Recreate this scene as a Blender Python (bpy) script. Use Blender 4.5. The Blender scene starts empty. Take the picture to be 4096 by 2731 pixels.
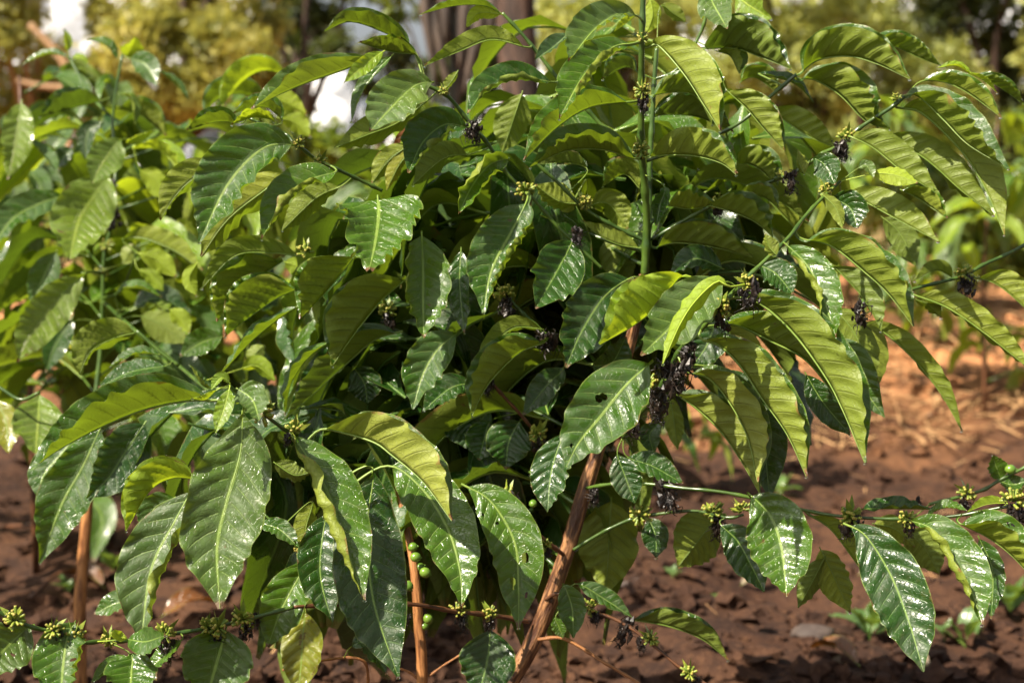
import bpy, math, random
import numpy as np
from mathutils import Vector, Matrix, noise

# ---------------------------------------------------------------- camera, sky, sun, exposure
scene = bpy.context.scene
COL = scene.collection
R = math.radians
CAM = Vector((0.0, -1.9, 0.85))
PITCH = R(4.75)
FPX = 6426.0                    # focal length in photograph pixels (4096 wide)
cam_data = bpy.data.cameras.new('camera')
cam = bpy.data.objects.new('camera', cam_data)
COL.objects.link(cam)
cam.location = CAM
cam.rotation_euler = (R(90) - PITCH, 0, 0)
cam_data.sensor_width = 36.0
cam_data.lens = 36.0 * FPX / 4096.0
cam_data.clip_start = 0.05
cam_data.clip_end = 1500.0
cam_data.dof.use_dof = True
cam_data.dof.focus_distance = 1.72
cam_data.dof.aperture_fstop = 5.2
cam_data.dof.aperture_blades = 7
scene.camera = cam

SUN_EL, SUN_AZ = R(49), R(-128)        # azimuth from +Y clockwise: the sun stands left and a little behind the camera
sun_dir = Vector((math.sin(SUN_AZ) * math.cos(SUN_EL), math.cos(SUN_AZ) * math.cos(SUN_EL), math.sin(SUN_EL)))
world = bpy.data.worlds.new('World')
scene.world = world
world.use_nodes = True
wn = world.node_tree.nodes
sky = wn.new('ShaderNodeTexSky')
sky.sky_type = 'NISHITA'
sky.sun_disc = False
sky.sun_elevation = SUN_EL
sky.sun_rotation = SUN_AZ
sky.air_density = 1.0
sky.dust_density = 4.0
sky.ozone_density = 1.0
bg = wn['Background']
bg.inputs['Strength'].default_value = 0.066
hs = wn.new('ShaderNodeHueSaturation')          # thin white haze over the whole sky
hs.inputs['Saturation'].default_value = 0.35
world.node_tree.links.new(sky.outputs[0], hs.inputs['Color'])
world.node_tree.links.new(hs.outputs[0], bg.inputs['Color'])
sun_data = bpy.data.lights.new('sun', 'SUN')
sun_data.energy = 5.0
sun_data.angle = R(0.53)
sun_data.color = (1.0, 0.89, 0.74)
sun = bpy.data.objects.new('sun', sun_data)
COL.objects.link(sun)
sun.rotation_euler = (-sun_dir).to_track_quat('-Z', 'Y').to_euler()
sun.location = (-6, -4, 9)
vs = scene.view_settings
vs.view_transform = 'Standard'
vs.look = 'None'
vs.exposure = 1.2
vs.gamma = 1.0
scene.cycles.use_denoising = True
scene.cycles.max_bounces = 8
scene.cycles.transparent_max_bounces = 8
scene.cycles.sample_clamp_indirect = 6.0

rng = np.random.default_rng(7)
random.seed(7)
FWD = Vector((0, math.cos(PITCH), -math.sin(PITCH)))
UPV = Vector((0, math.sin(PITCH), math.cos(PITCH)))
RGT = Vector((1, 0, 0))
Z0 = 1.9
def at(px, py, depth):
    """world point seen at photograph pixel (px, py) at a given depth along the view axis"""
    return CAM + FWD * depth + RGT * ((px - 2048.0) / FPX * depth) - UPV * ((py - 1365.5) / FPX * depth)
ORG = {'A': (0, 0), 'B': (1000, 0), 'C': (2000, 0), 'D': (2996, 0), 'E': (0, 900), 'F': (1000, 900),
       'G': (2000, 900), 'H': (2996, 900), 'I': (0, 1811), 'J': (1000, 1811), 'K': (2000, 1811), 'L': (2996, 1811)}
K = 1100.0 / 1875.0
def zp(reg, x, y, d):
    ox, oy = ORG[reg]
    return at(ox + x * K, oy + y * K, Z0 + d)
def zscale(d):
    return K * (Z0 + d) / FPX

# ---------------------------------------------------------------- object helpers
def tag(o, label=None, cat=None, group=None, kind=None):
    if label: o['label'] = label
    if cat: o['category'] = cat
    if group: o['group'] = group
    if kind: o['kind'] = kind
    return o
def empty(name, loc):
    o = bpy.data.objects.new(name, None)
    o.empty_display_size = 0.1
    o.location = loc
    COL.objects.link(o)
    return o
def put(name, me, parent=None, mat=None):
    if mat is not None and not me.materials:
        for m in (mat if isinstance(mat, (list, tuple)) else [mat]):
            me.materials.append(m)
    o = bpy.data.objects.new(name, me)
    COL.objects.link(o)
    if parent is not None:
        o.parent = parent
        o.matrix_parent_inverse = Matrix.Translation(-Vector(parent.location))
    return o
def mesh_np(name, V, F, smooth=True, uv=None, mat_idx=None, uv2=None):
    """V (n,3), F list of (k,4) / (k,3) arrays"""
    me = bpy.data.meshes.new(name)
    V = np.ascontiguousarray(V, dtype=np.float32)
    Fs = [np.asarray(f, dtype=np.int32) for f in (F if isinstance(F, list) else [F]) if len(f)]
    loops = np.concatenate([f.ravel() for f in Fs])
    tot = np.concatenate([np.full(len(f), f.shape[1], dtype=np.int32) for f in Fs])
    start = np.concatenate([[0], np.cumsum(tot)[:-1]]).astype(np.int32)
    me.vertices.add(len(V)); me.vertices.foreach_set('co', V.ravel())
    me.loops.add(len(loops)); me.loops.foreach_set('vertex_index', loops)
    me.polygons.add(len(tot)); me.polygons.foreach_set('loop_start', start); me.polygons.foreach_set('loop_total', tot)
    if mat_idx is not None:
        me.polygons.foreach_set('material_index', np.asarray(mat_idx, dtype=np.int32))
    me.polygons.foreach_set('use_smooth', np.full(len(tot), smooth, dtype=bool))
    if uv is not None:
        l = me.uv_layers.new(name='uv'); l.data.foreach_set('uv', np.ascontiguousarray(uv[loops], dtype=np.float32).ravel())
    if uv2 is not None:
        l = me.uv_layers.new(name='vein'); l.data.foreach_set('uv', np.ascontiguousarray(uv2[loops], dtype=np.float32).ravel())
    me.update(calc_edges=True)
    return me
def spline(P, n):
    """Catmull-Rom through the rows of P, resampled to n+1 points at even arc length"""
    P = np.asarray(P, dtype=float)
    if len(P) == 2:
        P = np.array([P[0], (P[0] + P[1]) / 2, P[1]])
    Q = np.vstack([2 * P[0] - P[1], P, 2 * P[-1] - P[-2]])
    out = []
    for i in range(1, len(Q) - 2):
        p0, p1, p2, p3 = Q[i - 1], Q[i], Q[i + 1], Q[i + 2]
        t = np.linspace(0, 1, 24, endpoint=False)[:, None]
        out.append(0.5 * ((2 * p1) + (-p0 + p2) * t + (2 * p0 - 5 * p1 + 4 * p2 - p3) * t ** 2 + (-p0 + 3 * p1 - 3 * p2 + p3) * t ** 3))
    D = np.vstack(out + [P[-1:]])
    s = np.concatenate([[0], np.cumsum(np.linalg.norm(np.diff(D, axis=0), axis=1))])
    u = np.linspace(0, s[-1], n + 1)
    return np.stack([np.interp(u, s, D[:, k]) for k in range(3)], 1), s[-1]
def unit(A):
    return A / np.maximum(np.linalg.norm(A, axis=-1, keepdims=True), 1e-9)
def tube_np(P, r0, r1=None, sides=8, n=None, bumps=0.0, seed=0, cap=True):
    """tapered tube through P; r0, r1 radii or a list; returns V, F, UV (angle, metres)"""
    n = n or max(6, 5 * len(P))
    C, L = spline(P, n)
    T = unit(np.gradient(C, axis=0))
    ref = np.array([0.3, 0.9, 0.2]); N = unit(ref - T * (T @ ref)[:, None]); B = np.cross(T, N)
    if isinstance(r0, (list, tuple)):
        rr = np.interp(np.linspace(0, 1, n + 1), np.linspace(0, 1, len(r0)), r0)
    else:
        rr = np.linspace(r0, r1 if r1 is not None else r0, n + 1)
    g = np.random.default_rng(seed)
    a = np.linspace(0, 2 * np.pi, sides, endpoint=False)
    ridge = g.normal(0, 1, sides)[None, :] * 0.6 + g.normal(0, 1, (n + 1, sides)) * 0.35
    rad = rr[:, None] * (1 + bumps * ridge)
    V = C[:, None, :] + rad[..., None] * (np.cos(a)[None, :, None] * N[:, None, :] + np.sin(a)[None, :, None] * B[:, None, :])
    idx = np.arange((n + 1) * sides).reshape(n + 1, sides)
    F = np.stack([idx[:-1], np.roll(idx[:-1], -1, 1), np.roll(idx[1:], -1, 1), idx[1:]], -1).reshape(-1, 4)
    UV = np.stack([np.broadcast_to(a / (2 * np.pi), rad.shape), np.broadcast_to(np.linspace(0, L, n + 1)[:, None], rad.shape)], -1).reshape(-1, 2)
    V = V.reshape(-1, 3)
    if cap:
        k = len(V)
        V = np.vstack([V, C[:1], C[-1:]]); UV = np.vstack([UV, [[0, 0], [0, L]]])
        tris = np.array([[k, idx[0, (j + 1) % sides], idx[0, j]] for j in range(sides)] +
                        [[k + 1, idx[-1, j], idx[-1, (j + 1) % sides]] for j in range(sides)])
        return V, [F, tris], UV
    return V, [F], UV
def join_np(parts):
    """parts: list of (V, [F...], UV)"""
    Vs, Qs, Ts, Us, o = [], [], [], [], 0
    for V, F, U in parts:
        Vs.append(V); Us.append(U)
        for f in F:
            f = np.asarray(f)
            if len(f): (Qs if f.shape[1] == 4 else Ts).append(f + o)
        o += len(V)
    Fs = []
    if Qs: Fs.append(np.vstack(Qs))
    if Ts: Fs.append(np.vstack(Ts))
    return np.vstack(Vs), Fs, np.vstack(Us)
def tube(name, P, r0, r1, mat, parent, **kw):
    V, F, U = tube_np(P, r0, r1, **kw)
    if parent is not None and name in ('branch', 'stem', 'trunk'): AXES.setdefault(parent.name, []).append(spline(P, 60)[0])
    return put(name, mesh_np(name, V, F, uv=U), parent, mat)

# ---------------------------------------------------------------- materials
def newmat(name):
    m = bpy.data.materials.new(name); m.use_nodes = True
    nt = m.node_tree
    for n in list(nt.nodes): nt.nodes.remove(n)
    return m, nt
class NT:
    def __init__(s, nt): s.nt = nt
    def n(s, typ, **kw):
        nd = s.nt.nodes.new(typ)
        for k, v in kw.items():
            if k.startswith('i_'):
                nd.inputs[k[2:].replace('_', ' ')].default_value = v
            else: setattr(nd, k, v)
        return nd
    def l(s, a, b): s.nt.links.new(a, b)
    def math(s, op, a, b=None, c=None, clamp=False):
        nd = s.n('ShaderNodeMath', operation=op, use_clamp=clamp)
        for k, v in enumerate((a, b, c)):
            if v is None: continue
            if hasattr(v, 'links'): s.l(v, nd.inputs[k])
            else: nd.inputs[k].default_value = v
        return nd.outputs[0]
    def mix(s, f, a, b):
        nd = s.n('ShaderNodeMix', data_type='RGBA')
        for sock, v in ((nd.inputs[0], f), (nd.inputs[6], a), (nd.inputs[7], b)):
            if hasattr(v, 'links'): s.l(v, sock)
            elif isinstance(v, (int, float)): sock.default_value = v
            else: sock.default_value = (*v, 1)
        return nd.outputs[2]
    def mapr(s, v, a, b, c=0.0, d=1.0, smooth=True):
        nd = s.n('ShaderNodeMapRange', clamp=True)
        if smooth: nd.interpolation_type = 'SMOOTHSTEP'
        s.l(v, nd.inputs[0])
        for i, x in enumerate((a, b, c, d)):
            if hasattr(x, 'links'): s.l(x, nd.inputs[i + 1])
            else: nd.inputs[i + 1].default_value = x
        return nd.outputs[0]
    def noise(s, vec, scale, detail=3, rough=0.55):
        nd = s.n('ShaderNodeTexNoise'); nd.inputs['Scale'].default_value = scale
        nd.inputs['Detail'].default_value = detail; nd.inputs['Roughness'].default_value = rough
        if vec is not None: s.l(vec, nd.inputs['Vector'])
        return nd.outputs[0]

def leaf_material(name, top, top2, under, under2, trans, trans_fac=0.3, vein=(0.20, 0.30, 0.07), wet=0.5, spots=0.0, dull=0.42):
    """two-sided leaf: glossy wet upper face, matt pale lower face, thin and translucent"""
    m, nt = newmat(name); g = NT(nt)
    uv = g.n('ShaderNodeUVMap', uv_map='uv').outputs[0]
    ve = g.n('ShaderNodeUVMap', uv_map='vein').outputs[0]
    sv = g.n('ShaderNodeSeparateXYZ'); g.l(ve, sv.inputs[0]); ph, av = sv.outputs[0], sv.outputs[1]
    su = g.n('ShaderNodeSeparateXYZ'); g.l(uv, su.inputs[0]); tt = su.outputs[0]
    oi = g.n('ShaderNodeObjectInfo')
    rnd = oi.outputs['Random']
    tc = g.n('ShaderNodeTexCoord')
    off = g.n('ShaderNodeVectorMath', operation='ADD'); g.l(tc.outputs['Object'], off.inputs[0])
    cmb = g.n('ShaderNodeCombineXYZ'); g.l(g.math('MULTIPLY', rnd, 37.0), cmb.inputs[0]); g.l(cmb.outputs[0], off.inputs[1])
    pos = off.outputs[0]
    geo = g.n('ShaderNodeNewGeometry')
    back = geo.outputs['Backfacing']
    # distance to the nearest side vein (0 on the vein, 0.5 between)
    fr = g.math('FRACT', ph)
    dv = g.math('ABSOLUTE', g.math('SUBTRACT', fr, 0.5))
    vd = g.math('SUBTRACT', 0.5, dv)
    side = g.mapr(vd, 0.02, 0.075, 1.0, 0.0)
    side = g.math('MULTIPLY', side, g.mapr(av, 0.97, 0.55, 0.0, 0.75))
    mid = g.mapr(av, 0.02, 0.055, 1.0, 0.0)
    # third-order net of veins
    vo = g.n('ShaderNodeTexVoronoi', feature='DISTANCE_TO_EDGE'); vo.inputs['Scale'].default_value = 190.0
    g.l(pos, vo.inputs['Vector'])
    net = g.mapr(vo.outputs[0], 0.0, 0.09, 1.0, 0.0)
    n1 = g.noise(pos, 24.0, 4)
    n2 = g.noise(pos, 85.0, 3)
    hue = g.math('ADD', g.math('MULTIPLY', rnd, 0.6), g.math('MULTIPLY', n1, 0.5))
    ctop = g.mix(g.mapr(hue, 0.25, 0.85), top, top2)
    ctop = g.mix(g.math('MULTIPLY', g.mapr(n2, 0.42, 0.62), 0.35), ctop, (top[0] * 0.5, top[1] * 0.55, top[2] * 0.5))
    ctop = g.mix(g.math('MULTIPLY', side, 0.7), ctop, vein)
    ctop = g.mix(g.math('MULTIPLY', mid, 0.9), ctop, (vein[0] * 1.3, vein[1] * 1.25, vein[2] * 1.1))
    edge = g.mapr(av, 0.95, 0.995)
    ctop = g.mix(g.math('MULTIPLY', edge, 0.6), ctop, (0.20, 0.27, 0.06))
    cund = g.mix(g.mapr(hue, 0.25, 0.85), under, under2)
    cund = g.mix(g.math('MULTIPLY', net, 0.34), cund, (under[0] * 0.62, under[1] * 0.62, under[2] * 0.5))
    cund = g.mix(g.math('MULTIPLY', side, 0.6), cund, (under[0] * 0.60, under[1] * 0.52, under[2] * 0.6))
    # brown patches and browned tip
    sp = g.noise(pos, 30.0, 5, 0.7)
    spot = g.math('MULTIPLY', g.mapr(sp, 0.685 - spots * 0.12, 0.735 - spots * 0.12), 0.75)
    tipm = g.math('MULTIPLY', g.mapr(g.math('ADD', tt, g.math('MULTIPLY', n2, 0.03)), 0.965, 0.99), g.mapr(rnd, 0.3, 0.5))
    rim = g.math('MULTIPLY', g.mapr(g.math('ADD', av, g.math('MULTIPLY', g.math('SUBTRACT', sp, 0.5), 0.9)), 1.03, 1.09), 0.7)
    brown = g.math('MAXIMUM', g.math('MAXIMUM', spot, tipm), rim)
    pale = g.math('MULTIPLY', g.mapr(g.noise(pos, 9.0, 3), 0.56, 0.75), g.mapr(rnd, 0.35, 0.9, 0.0, 0.55))
    ctop = g.mix(pale, ctop, (under[0] * 0.75, under[1] * 0.85, under[2]))
    cund = g.mix(pale, cund, (under2[0] * 1.25, under2[1] * 1.08, under2[2]))
    dust = g.math('MULTIPLY', g.mapr(g.noise(pos, 140.0, 5, 0.75), 0.50, 0.70), 0.22)
    ctop = g.mix(dust, ctop, (0.15, 0.11, 0.06))
    ctop = g.mix(brown, ctop, (0.13, 0.07, 0.03))
    cund = g.mix(brown, cund, (0.20, 0.11, 0.035))
    # dried pale dust film against dark wet film, patches bounded by the veins
    wn_ = g.math('ADD', g.noise(pos, 27.0, 2, 0.5), g.math('MULTIPLY', vd, 0.22))
    wn_ = g.math('ADD', wn_, g.math('MULTIPLY', rnd, 0.20))
    wetm = g.mapr(wn_, 0.68 - wet * 0.14, 0.72 - wet * 0.14)
    ctop = g.mix(g.math('MULTIPLY', g.math('SUBTRACT', 1.0, wetm), 0.10), ctop, (0.16, 0.20, 0.13))
    bump = g.n('ShaderNodeBump'); bump.inputs['Strength'].default_value = 0.55; bump.inputs['Distance'].default_value = 0.0019
    hh = g.math('ADD', g.math('MULTIPLY', side, -0.8), g.math('ADD', g.math('MULTIPLY', net, -0.22), g.math('MULTIPLY', n2, 0.22)))
    g.l(hh, bump.inputs['Height'])
    p1 = g.n('ShaderNodeBsdfPrincipled'); g.l(ctop, p1.inputs['Base Color'])
    g.l(g.math('ADD', g.mapr(wetm, 0.0, 1.0, dull, 0.23, False), g.math('MULTIPLY', g.math('SUBTRACT', n2, 0.5), 0.16), clamp=True), p1.inputs['Roughness'])
    p1.inputs['Specular IOR Level'].default_value = 0.5
    g.l(bump.outputs[0], p1.inputs['Normal'])
    p2 = g.n('ShaderNodeBsdfPrincipled'); g.l(cund, p2.inputs['Base Color'])
    p2.inputs['Roughness'].default_value = 0.5; p2.inputs['Specular IOR Level'].default_value = 0.35
    bump2 = g.n('ShaderNodeBump', invert=True); bump2.inputs['Strength'].default_value = 0.6; bump2.inputs['Distance'].default_value = 0.0016
    g.l(hh, bump2.inputs['Height']); g.l(bump2.outputs[0], p2.inputs['Normal'])
    mx = g.n('ShaderNodeMixShader'); g.l(back, mx.inputs[0]); g.l(p1.outputs[0], mx.inputs[1]); g.l(p2.outputs[0], mx.inputs[2])
    tr = g.n('ShaderNodeBsdfTranslucent')
    ct = g.mix(g.math('MULTIPLY', side, 0.6), trans, (trans[0] * 0.4, trans[1] * 0.4, trans[2] * 0.4))
    ct = g.mix(brown, ct, (0.08, 0.03, 0.0))
    g.l(ct, tr.inputs[0])
    mx2 = g.n('ShaderNodeMixShader'); mx2.inputs[0].default_value = trans_fac
    g.l(mx.outputs[0], mx2.inputs[1]); g.l(tr.outputs[0], mx2.inputs[2])
    out = g.n('ShaderNodeOutputMaterial'); g.l(mx2.outputs[0], out.inputs[0])
    return m

M = {}
M['m'] = leaf_material('leaf_mature', (0.028, 0.082, 0.007), (0.056, 0.128, 0.010), (0.145, 0.195, 0.024), (0.205, 0.250, 0.030), (0.26, 0.38, 0.015), 0.28)
M['d'] = leaf_material('leaf_dark_wet_shaded', (0.014, 0.048, 0.006), (0.024, 0.070, 0.008), (0.12, 0.17, 0.025), (0.15, 0.20, 0.03), (0.17, 0.28, 0.015), 0.20, wet=1.0, vein=(0.09, 0.17, 0.04))  # wet leaves, also inner ones whose shade is put into the darker colour
M['p'] = leaf_material('leaf_dusty', (0.048, 0.095, 0.018), (0.072, 0.130, 0.024), (0.19, 0.235, 0.035), (0.25, 0.28, 0.045), (0.26, 0.36, 0.02), 0.26, wet=-0.1, spots=0.2)
M['y'] = leaf_material('leaf_young_sunlit', (0.16, 0.27, 0.016), (0.23, 0.35, 0.02), (0.24, 0.34, 0.03), (0.29, 0.38, 0.03), (0.50, 0.62, 0.02), 0.40, vein=(0.34, 0.42, 0.05))  # young leaves; sunlight on bright and backlit leaves is put into this colour too
M['o'] = leaf_material('leaf_yellowing', (0.17, 0.20, 0.02), (0.23, 0.24, 0.025), (0.25, 0.27, 0.03), (0.30, 0.30, 0.03), (0.45, 0.42, 0.02), 0.35, spots=0.6)
M['l'] = leaf_material('leaf_sunlit', (0.095, 0.165, 0.018), (0.150, 0.225, 0.026), (0.19, 0.25, 0.035), (0.25, 0.30, 0.04), (0.34, 0.46, 0.02), 0.32, vein=(0.26, 0.32, 0.06), wet=0.0, spots=0.2)  # paler leaf for the left bush, sunlight put into its colour
M['b'] = leaf_material('leaf_dead', (0.15, 0.055, 0.018), (0.20, 0.08, 0.025), (0.18, 0.075, 0.025), (0.22, 0.09, 0.03), (0.30, 0.10, 0.01), 0.2, vein=(0.10, 0.04, 0.015))
def plain(name, c1, c2, rough=0.55, scale=30.0, stretch=(1, 1, 1), bump=0.3, dist=0.002, spec=0.4, coords='Object', detail=5, lo=0.35, hi=0.65):
    m, nt = newmat(name); g = NT(nt)
    tc = g.n('ShaderNodeTexCoord'); mp = g.n('ShaderNodeMapping'); mp.inputs['Scale'].default_value = stretch
    g.l(tc.outputs[coords], mp.inputs[0])
    n1 = g.noise(mp.outputs[0], scale, detail, 0.6)
    c = g.mix(g.mapr(n1, lo, hi), c1, c2)
    p = g.n('ShaderNodeBsdfPrincipled'); g.l(c, p.inputs['Base Color'])
    p.inputs['Roughness'].default_value = rough; p.inputs['Specular IOR Level'].default_value = spec
    b = g.n('ShaderNodeBump'); b.inputs['Strength'].default_value = bump; b.inputs['Distance'].default_value = dist
    g.l(n1, b.inputs['Height']); g.l(b.outputs[0], p.inputs['Normal'])
    o = g.n('ShaderNodeOutputMaterial'); g.l(p.outputs[0], o.inputs[0])
    return m
M['vein'] = plain('midrib', (0.13, 0.21, 0.03), (0.19, 0.27, 0.05), 0.4, 60)
M['vein_y'] = plain('midrib_young', (0.26, 0.36, 0.03), (0.32, 0.42, 0.05), 0.4, 60)
M['green'] = plain('green_stem', (0.028, 0.062, 0.010), (0.070, 0.125, 0.018), 0.28, 30, spec=0.55)
M['bark'] = plain('peeling_bark', (0.060, 0.022, 0.010), (0.40, 0.20, 0.085), 0.38, 1.0, (9, 20, 1), 1.0, 0.006, coords='UV', lo=0.42, hi=0.66, spec=0.5)
M['bark2'] = plain('orange_bark', (0.13, 0.048, 0.016), (0.44, 0.20, 0.07), 0.40, 1.0, (8, 22, 1), 0.8, 0.003, coords='UV')
M['twig'] = plain('brown_twig', (0.045, 0.020, 0.010), (0.15, 0.062, 0.026), 0.42, 1.0, (5, 45, 1), 0.6, 0.002, coords='UV')
M['bud'] = plain('bud_green', (0.11, 0.17, 0.02), (0.24, 0.28, 0.036), 0.4, 160)
M['budtip'] = plain('bud_tip', (0.32, 0.31, 0.05), (0.26, 0.20, 0.04), 0.5, 160)
M['wither'] = plain('withered_petals', (0.005, 0.004, 0.004), (0.022, 0.014, 0.010), 0.4, 90)
M['cherry'] = plain('green_cherry', (0.08, 0.17, 0.02), (0.14, 0.24, 0.03), 0.25, 40, spec=0.6)
def water_mat():
    m, nt = newmat('water_drop'); g = NT(nt)
    p = g.n('ShaderNodeBsdfPrincipled'); p.inputs['Base Color'].default_value = (0.95, 0.98, 0.95, 1)
    p.inputs['Roughness'].default_value = 0.03; p.inputs['IOR'].default_value = 1.33; p.inputs['Transmission Weight'].default_value = 1.0
    o = g.n('ShaderNodeOutputMaterial'); g.l(p.outputs[0], o.inputs[0])
    return m
M['water'] = water_mat()

# ---------------------------------------------------------------- ground
def gz(x, y):
    """height of the ground at (x, y)"""
    t = min(1.0, max(0.0, (y - 2.9 - 0.25 * math.sin(x * 1.3 + 0.6)) / 1.5)); bank = t * t * (3 - 2 * t) * 0.30
    near = 1.0 if y < 9 else max(0.0, 1 - (y - 9) / 10)
    v = Vector((x, y, 0.0))
    h = bank + near * (0.055 * noise.fractal(v * 1.1, 1.0, 2.0, 3) + 0.042 * noise.fractal(v * 4.2 + Vector((7, 3, 1)), 0.9, 2.1, 5))
    c = noise.noise(v * 11.0); h += near * 0.008 * max(0.0, c) + near * 0.007 * noise.noise(v * 27.0)
    if y > 9: h += 0.10 * noise.noise(v * 0.15)
    return h
def axis(a, b, step, lo, hi):
    mid = np.arange(a, b + 1e-6, step)
    L = [a]; s = step
    while L[-1] > lo: s *= 1.28; L.append(L[-1] - s)
    H = [b]; s = step
    while H[-1] < hi: s *= 1.22; H.append(H[-1] + s)
    return np.concatenate([np.array(L[1:])[::-1], mid, np.array(H[1:])])
xs = axis(-2.3, 2.5, 0.028, -220, 220); ys = axis(0.7, 6.6, 0.03, -30, 380)
V = np.array([[x, y, gz(x, y)] for y in ys for x in xs])
nx, ny = len(xs), len(ys)
ii = np.arange(nx * ny).reshape(ny, nx)
F = np.stack([ii[:-1, :-1], ii[:-1, 1:], ii[1:, 1:], ii[1:, :-1]], -1).reshape(-1, 4)
def soil_mat():
    m, nt = newmat('red_soil'); g = NT(nt)
    tc = g.n('ShaderNodeTexCoord'); p = tc.outputs['Object']
    a = g.noise(p, 1.6, 5); b = g.noise(p, 14.0, 6, 0.65); c = g.noise(p, 75.0, 4, 0.7)
    col = g.mix(g.mapr(a, 0.35, 0.65), (0.038, 0.016, 0.008), (0.080, 0.036, 0.017))
    col = g.mix(g.mapr(b, 0.40, 0.68), col, (0.024, 0.0105, 0.006))
    col = g.mix(g.mapr(c, 0.52, 0.75, 0, 0.6), col, (0.16, 0.078, 0.036))
    sp0 = g.n('ShaderNodeSeparateXYZ'); g.l(p, sp0.inputs[0])
    dry = g.mapr(g.math('ADD', sp0.outputs[1], g.math('MULTIPLY', a, 1.6)), 4.0, 5.4)  # drier bank; nearer soil's darkness is part damp, part shade put into colour
    col = g.mix(g.math('MULTIPLY', dry, g.mapr(b, 0.72, 0.40)), col, (0.46, 0.21, 0.085))
    sp = g.n('ShaderNodeSeparateXYZ'); g.l(p, sp.inputs[0])
    far = g.mapr(sp.outputs[1], 8.0, 14.0)
    col = g.mix(g.math('MULTIPLY', far, g.mapr(a, 0.4, 0.55)), col, (0.12, 0.13, 0.035))
    bs = g.n('ShaderNodeBsdfPrincipled'); g.l(col, bs.inputs['Base Color']); bs.inputs['Roughness'].default_value = 0.82
    bs.inputs['Specular IOR Level'].default_value = 0.25
    bu = g.n('ShaderNodeBump'); bu.inputs['Strength'].default_value = 0.8; bu.inputs['Distance'].default_value = 0.02
    g.l(g.math('ADD', b, g.math('MULTIPLY', c, 0.35)), bu.inputs['Height']); g.l(bu.outputs[0], bs.inputs['Normal'])
    o = g.n('ShaderNodeOutputMaterial'); g.l(bs.outputs[0], o.inputs[0])
    return m
M['soil'] = soil_mat()
ground = tag(put('ground', mesh_np('ground', V, F), None, M['soil']), kind='structure')

# clods of earth, too many to count
ICO_V = None
def ico(sub):
    import bmesh
    bm = bmesh.new(); bmesh.ops.create_icosphere(bm, subdivisions=sub, radius=1.0)
    v = np.array([x.co[:] for x in bm.verts]); f = np.array([[q.index for q in t.verts] for t in bm.faces]); bm.free()
    return v, f
I1, F1 = ico(1); I2, F2 = ico(2)
parts = []
for k in range(5200):
    d = 2.7 + 5.2 * random.random() ** 1.5
    x = (random.random() - 0.5) * 0.72 * d; y = -1.9 + d
    s = 0.003 + 0.032 * random.random() ** 5
    bv, bf = (I2, F2) if s > 0.018 else (I1, F1)
    v = bv * (1 + 0.42 * rng.normal(0, 1, (len(bv), 1)).clip(-1.4, 1.4)) * np.array([s * random.uniform(.8, 1.5), s * random.uniform(.8, 1.4), s * random.uniform(.5, .9)])
    parts.append((v + np.array([x, y, gz(x, y) + s * 0.15]), [bf], np.zeros((len(v), 2))))
V_, F_, U_ = join_np(parts)
tag(put('soil_clods', mesh_np('soil_clods', V_, F_, smooth=False), None, M['soil']), 'loose crumbs and clods of red-brown earth strewn over the bed', 'soil clods', kind='stuff')

# straw lying on the sunlit bank and a thin litter elsewhere
M['straw'] = plain('dry_straw', (0.24, 0.12, 0.05), (0.46, 0.28, 0.13), 0.6, 9.0, lo=0.3, hi=0.7)
parts = []
def straw(x, y, L, w):
    a = random.uniform(0, math.tau); pz = random.uniform(-0.25, 0.45)
    t = np.linspace(-0.5, 0.5, 4)
    dx, dy = math.cos(a), math.sin(a); bend = random.uniform(-0.18, 0.18)
    px_ = x + L * (t * dx - bend * t * t * dy); py_ = y + L * (t * dy + bend * t * t * dx)
    z0 = gz(x, y) + 0.008 + 0.5 * L * abs(pz) * 0.8
    pz_ = z0 + L * t * pz + L * 0.1 * (0.25 - t * t)
    l = np.stack([px_ - dy * w, py_ + dx * w, pz_], 1); r = np.stack([px_ + dy * w, py_ - dx * w, pz_ + w * 0.7], 1)
    v = np.vstack([l, r]); f = np.array([[i, i + 4, i + 5, i + 1] for i in range(3)])
    return v, [f], np.zeros((8, 2))
for k in range(3600):
    d = random.uniform(5.4, 9.2); x = (0.10 + 0.27 * random.random()) * d; y = -1.9 + d
    if noise.noise(Vector((x * 1.4, y * 1.4, 3))) < -0.25: continue
    parts.append(straw(x, y, random.uniform(0.05, 0.26), random.uniform(0.0015, 0.005)))
for k in range(130):
    d = 2.8 + 4 * random.random(); x = random.uniform(-0.36, 0.36) * d; y = -1.9 + d
    parts.append(straw(x, y, random.uniform(0.03, 0.14), random.uniform(0.001, 0.0035)))
V_, F_, U_ = join_np(parts)
tag(put('straw_mulch', mesh_np('straw_mulch', V_, F_, smooth=False), None, M['straw']), 'dry tan straw and stalks littered over the earth bank', 'straw', kind='stuff')

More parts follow.
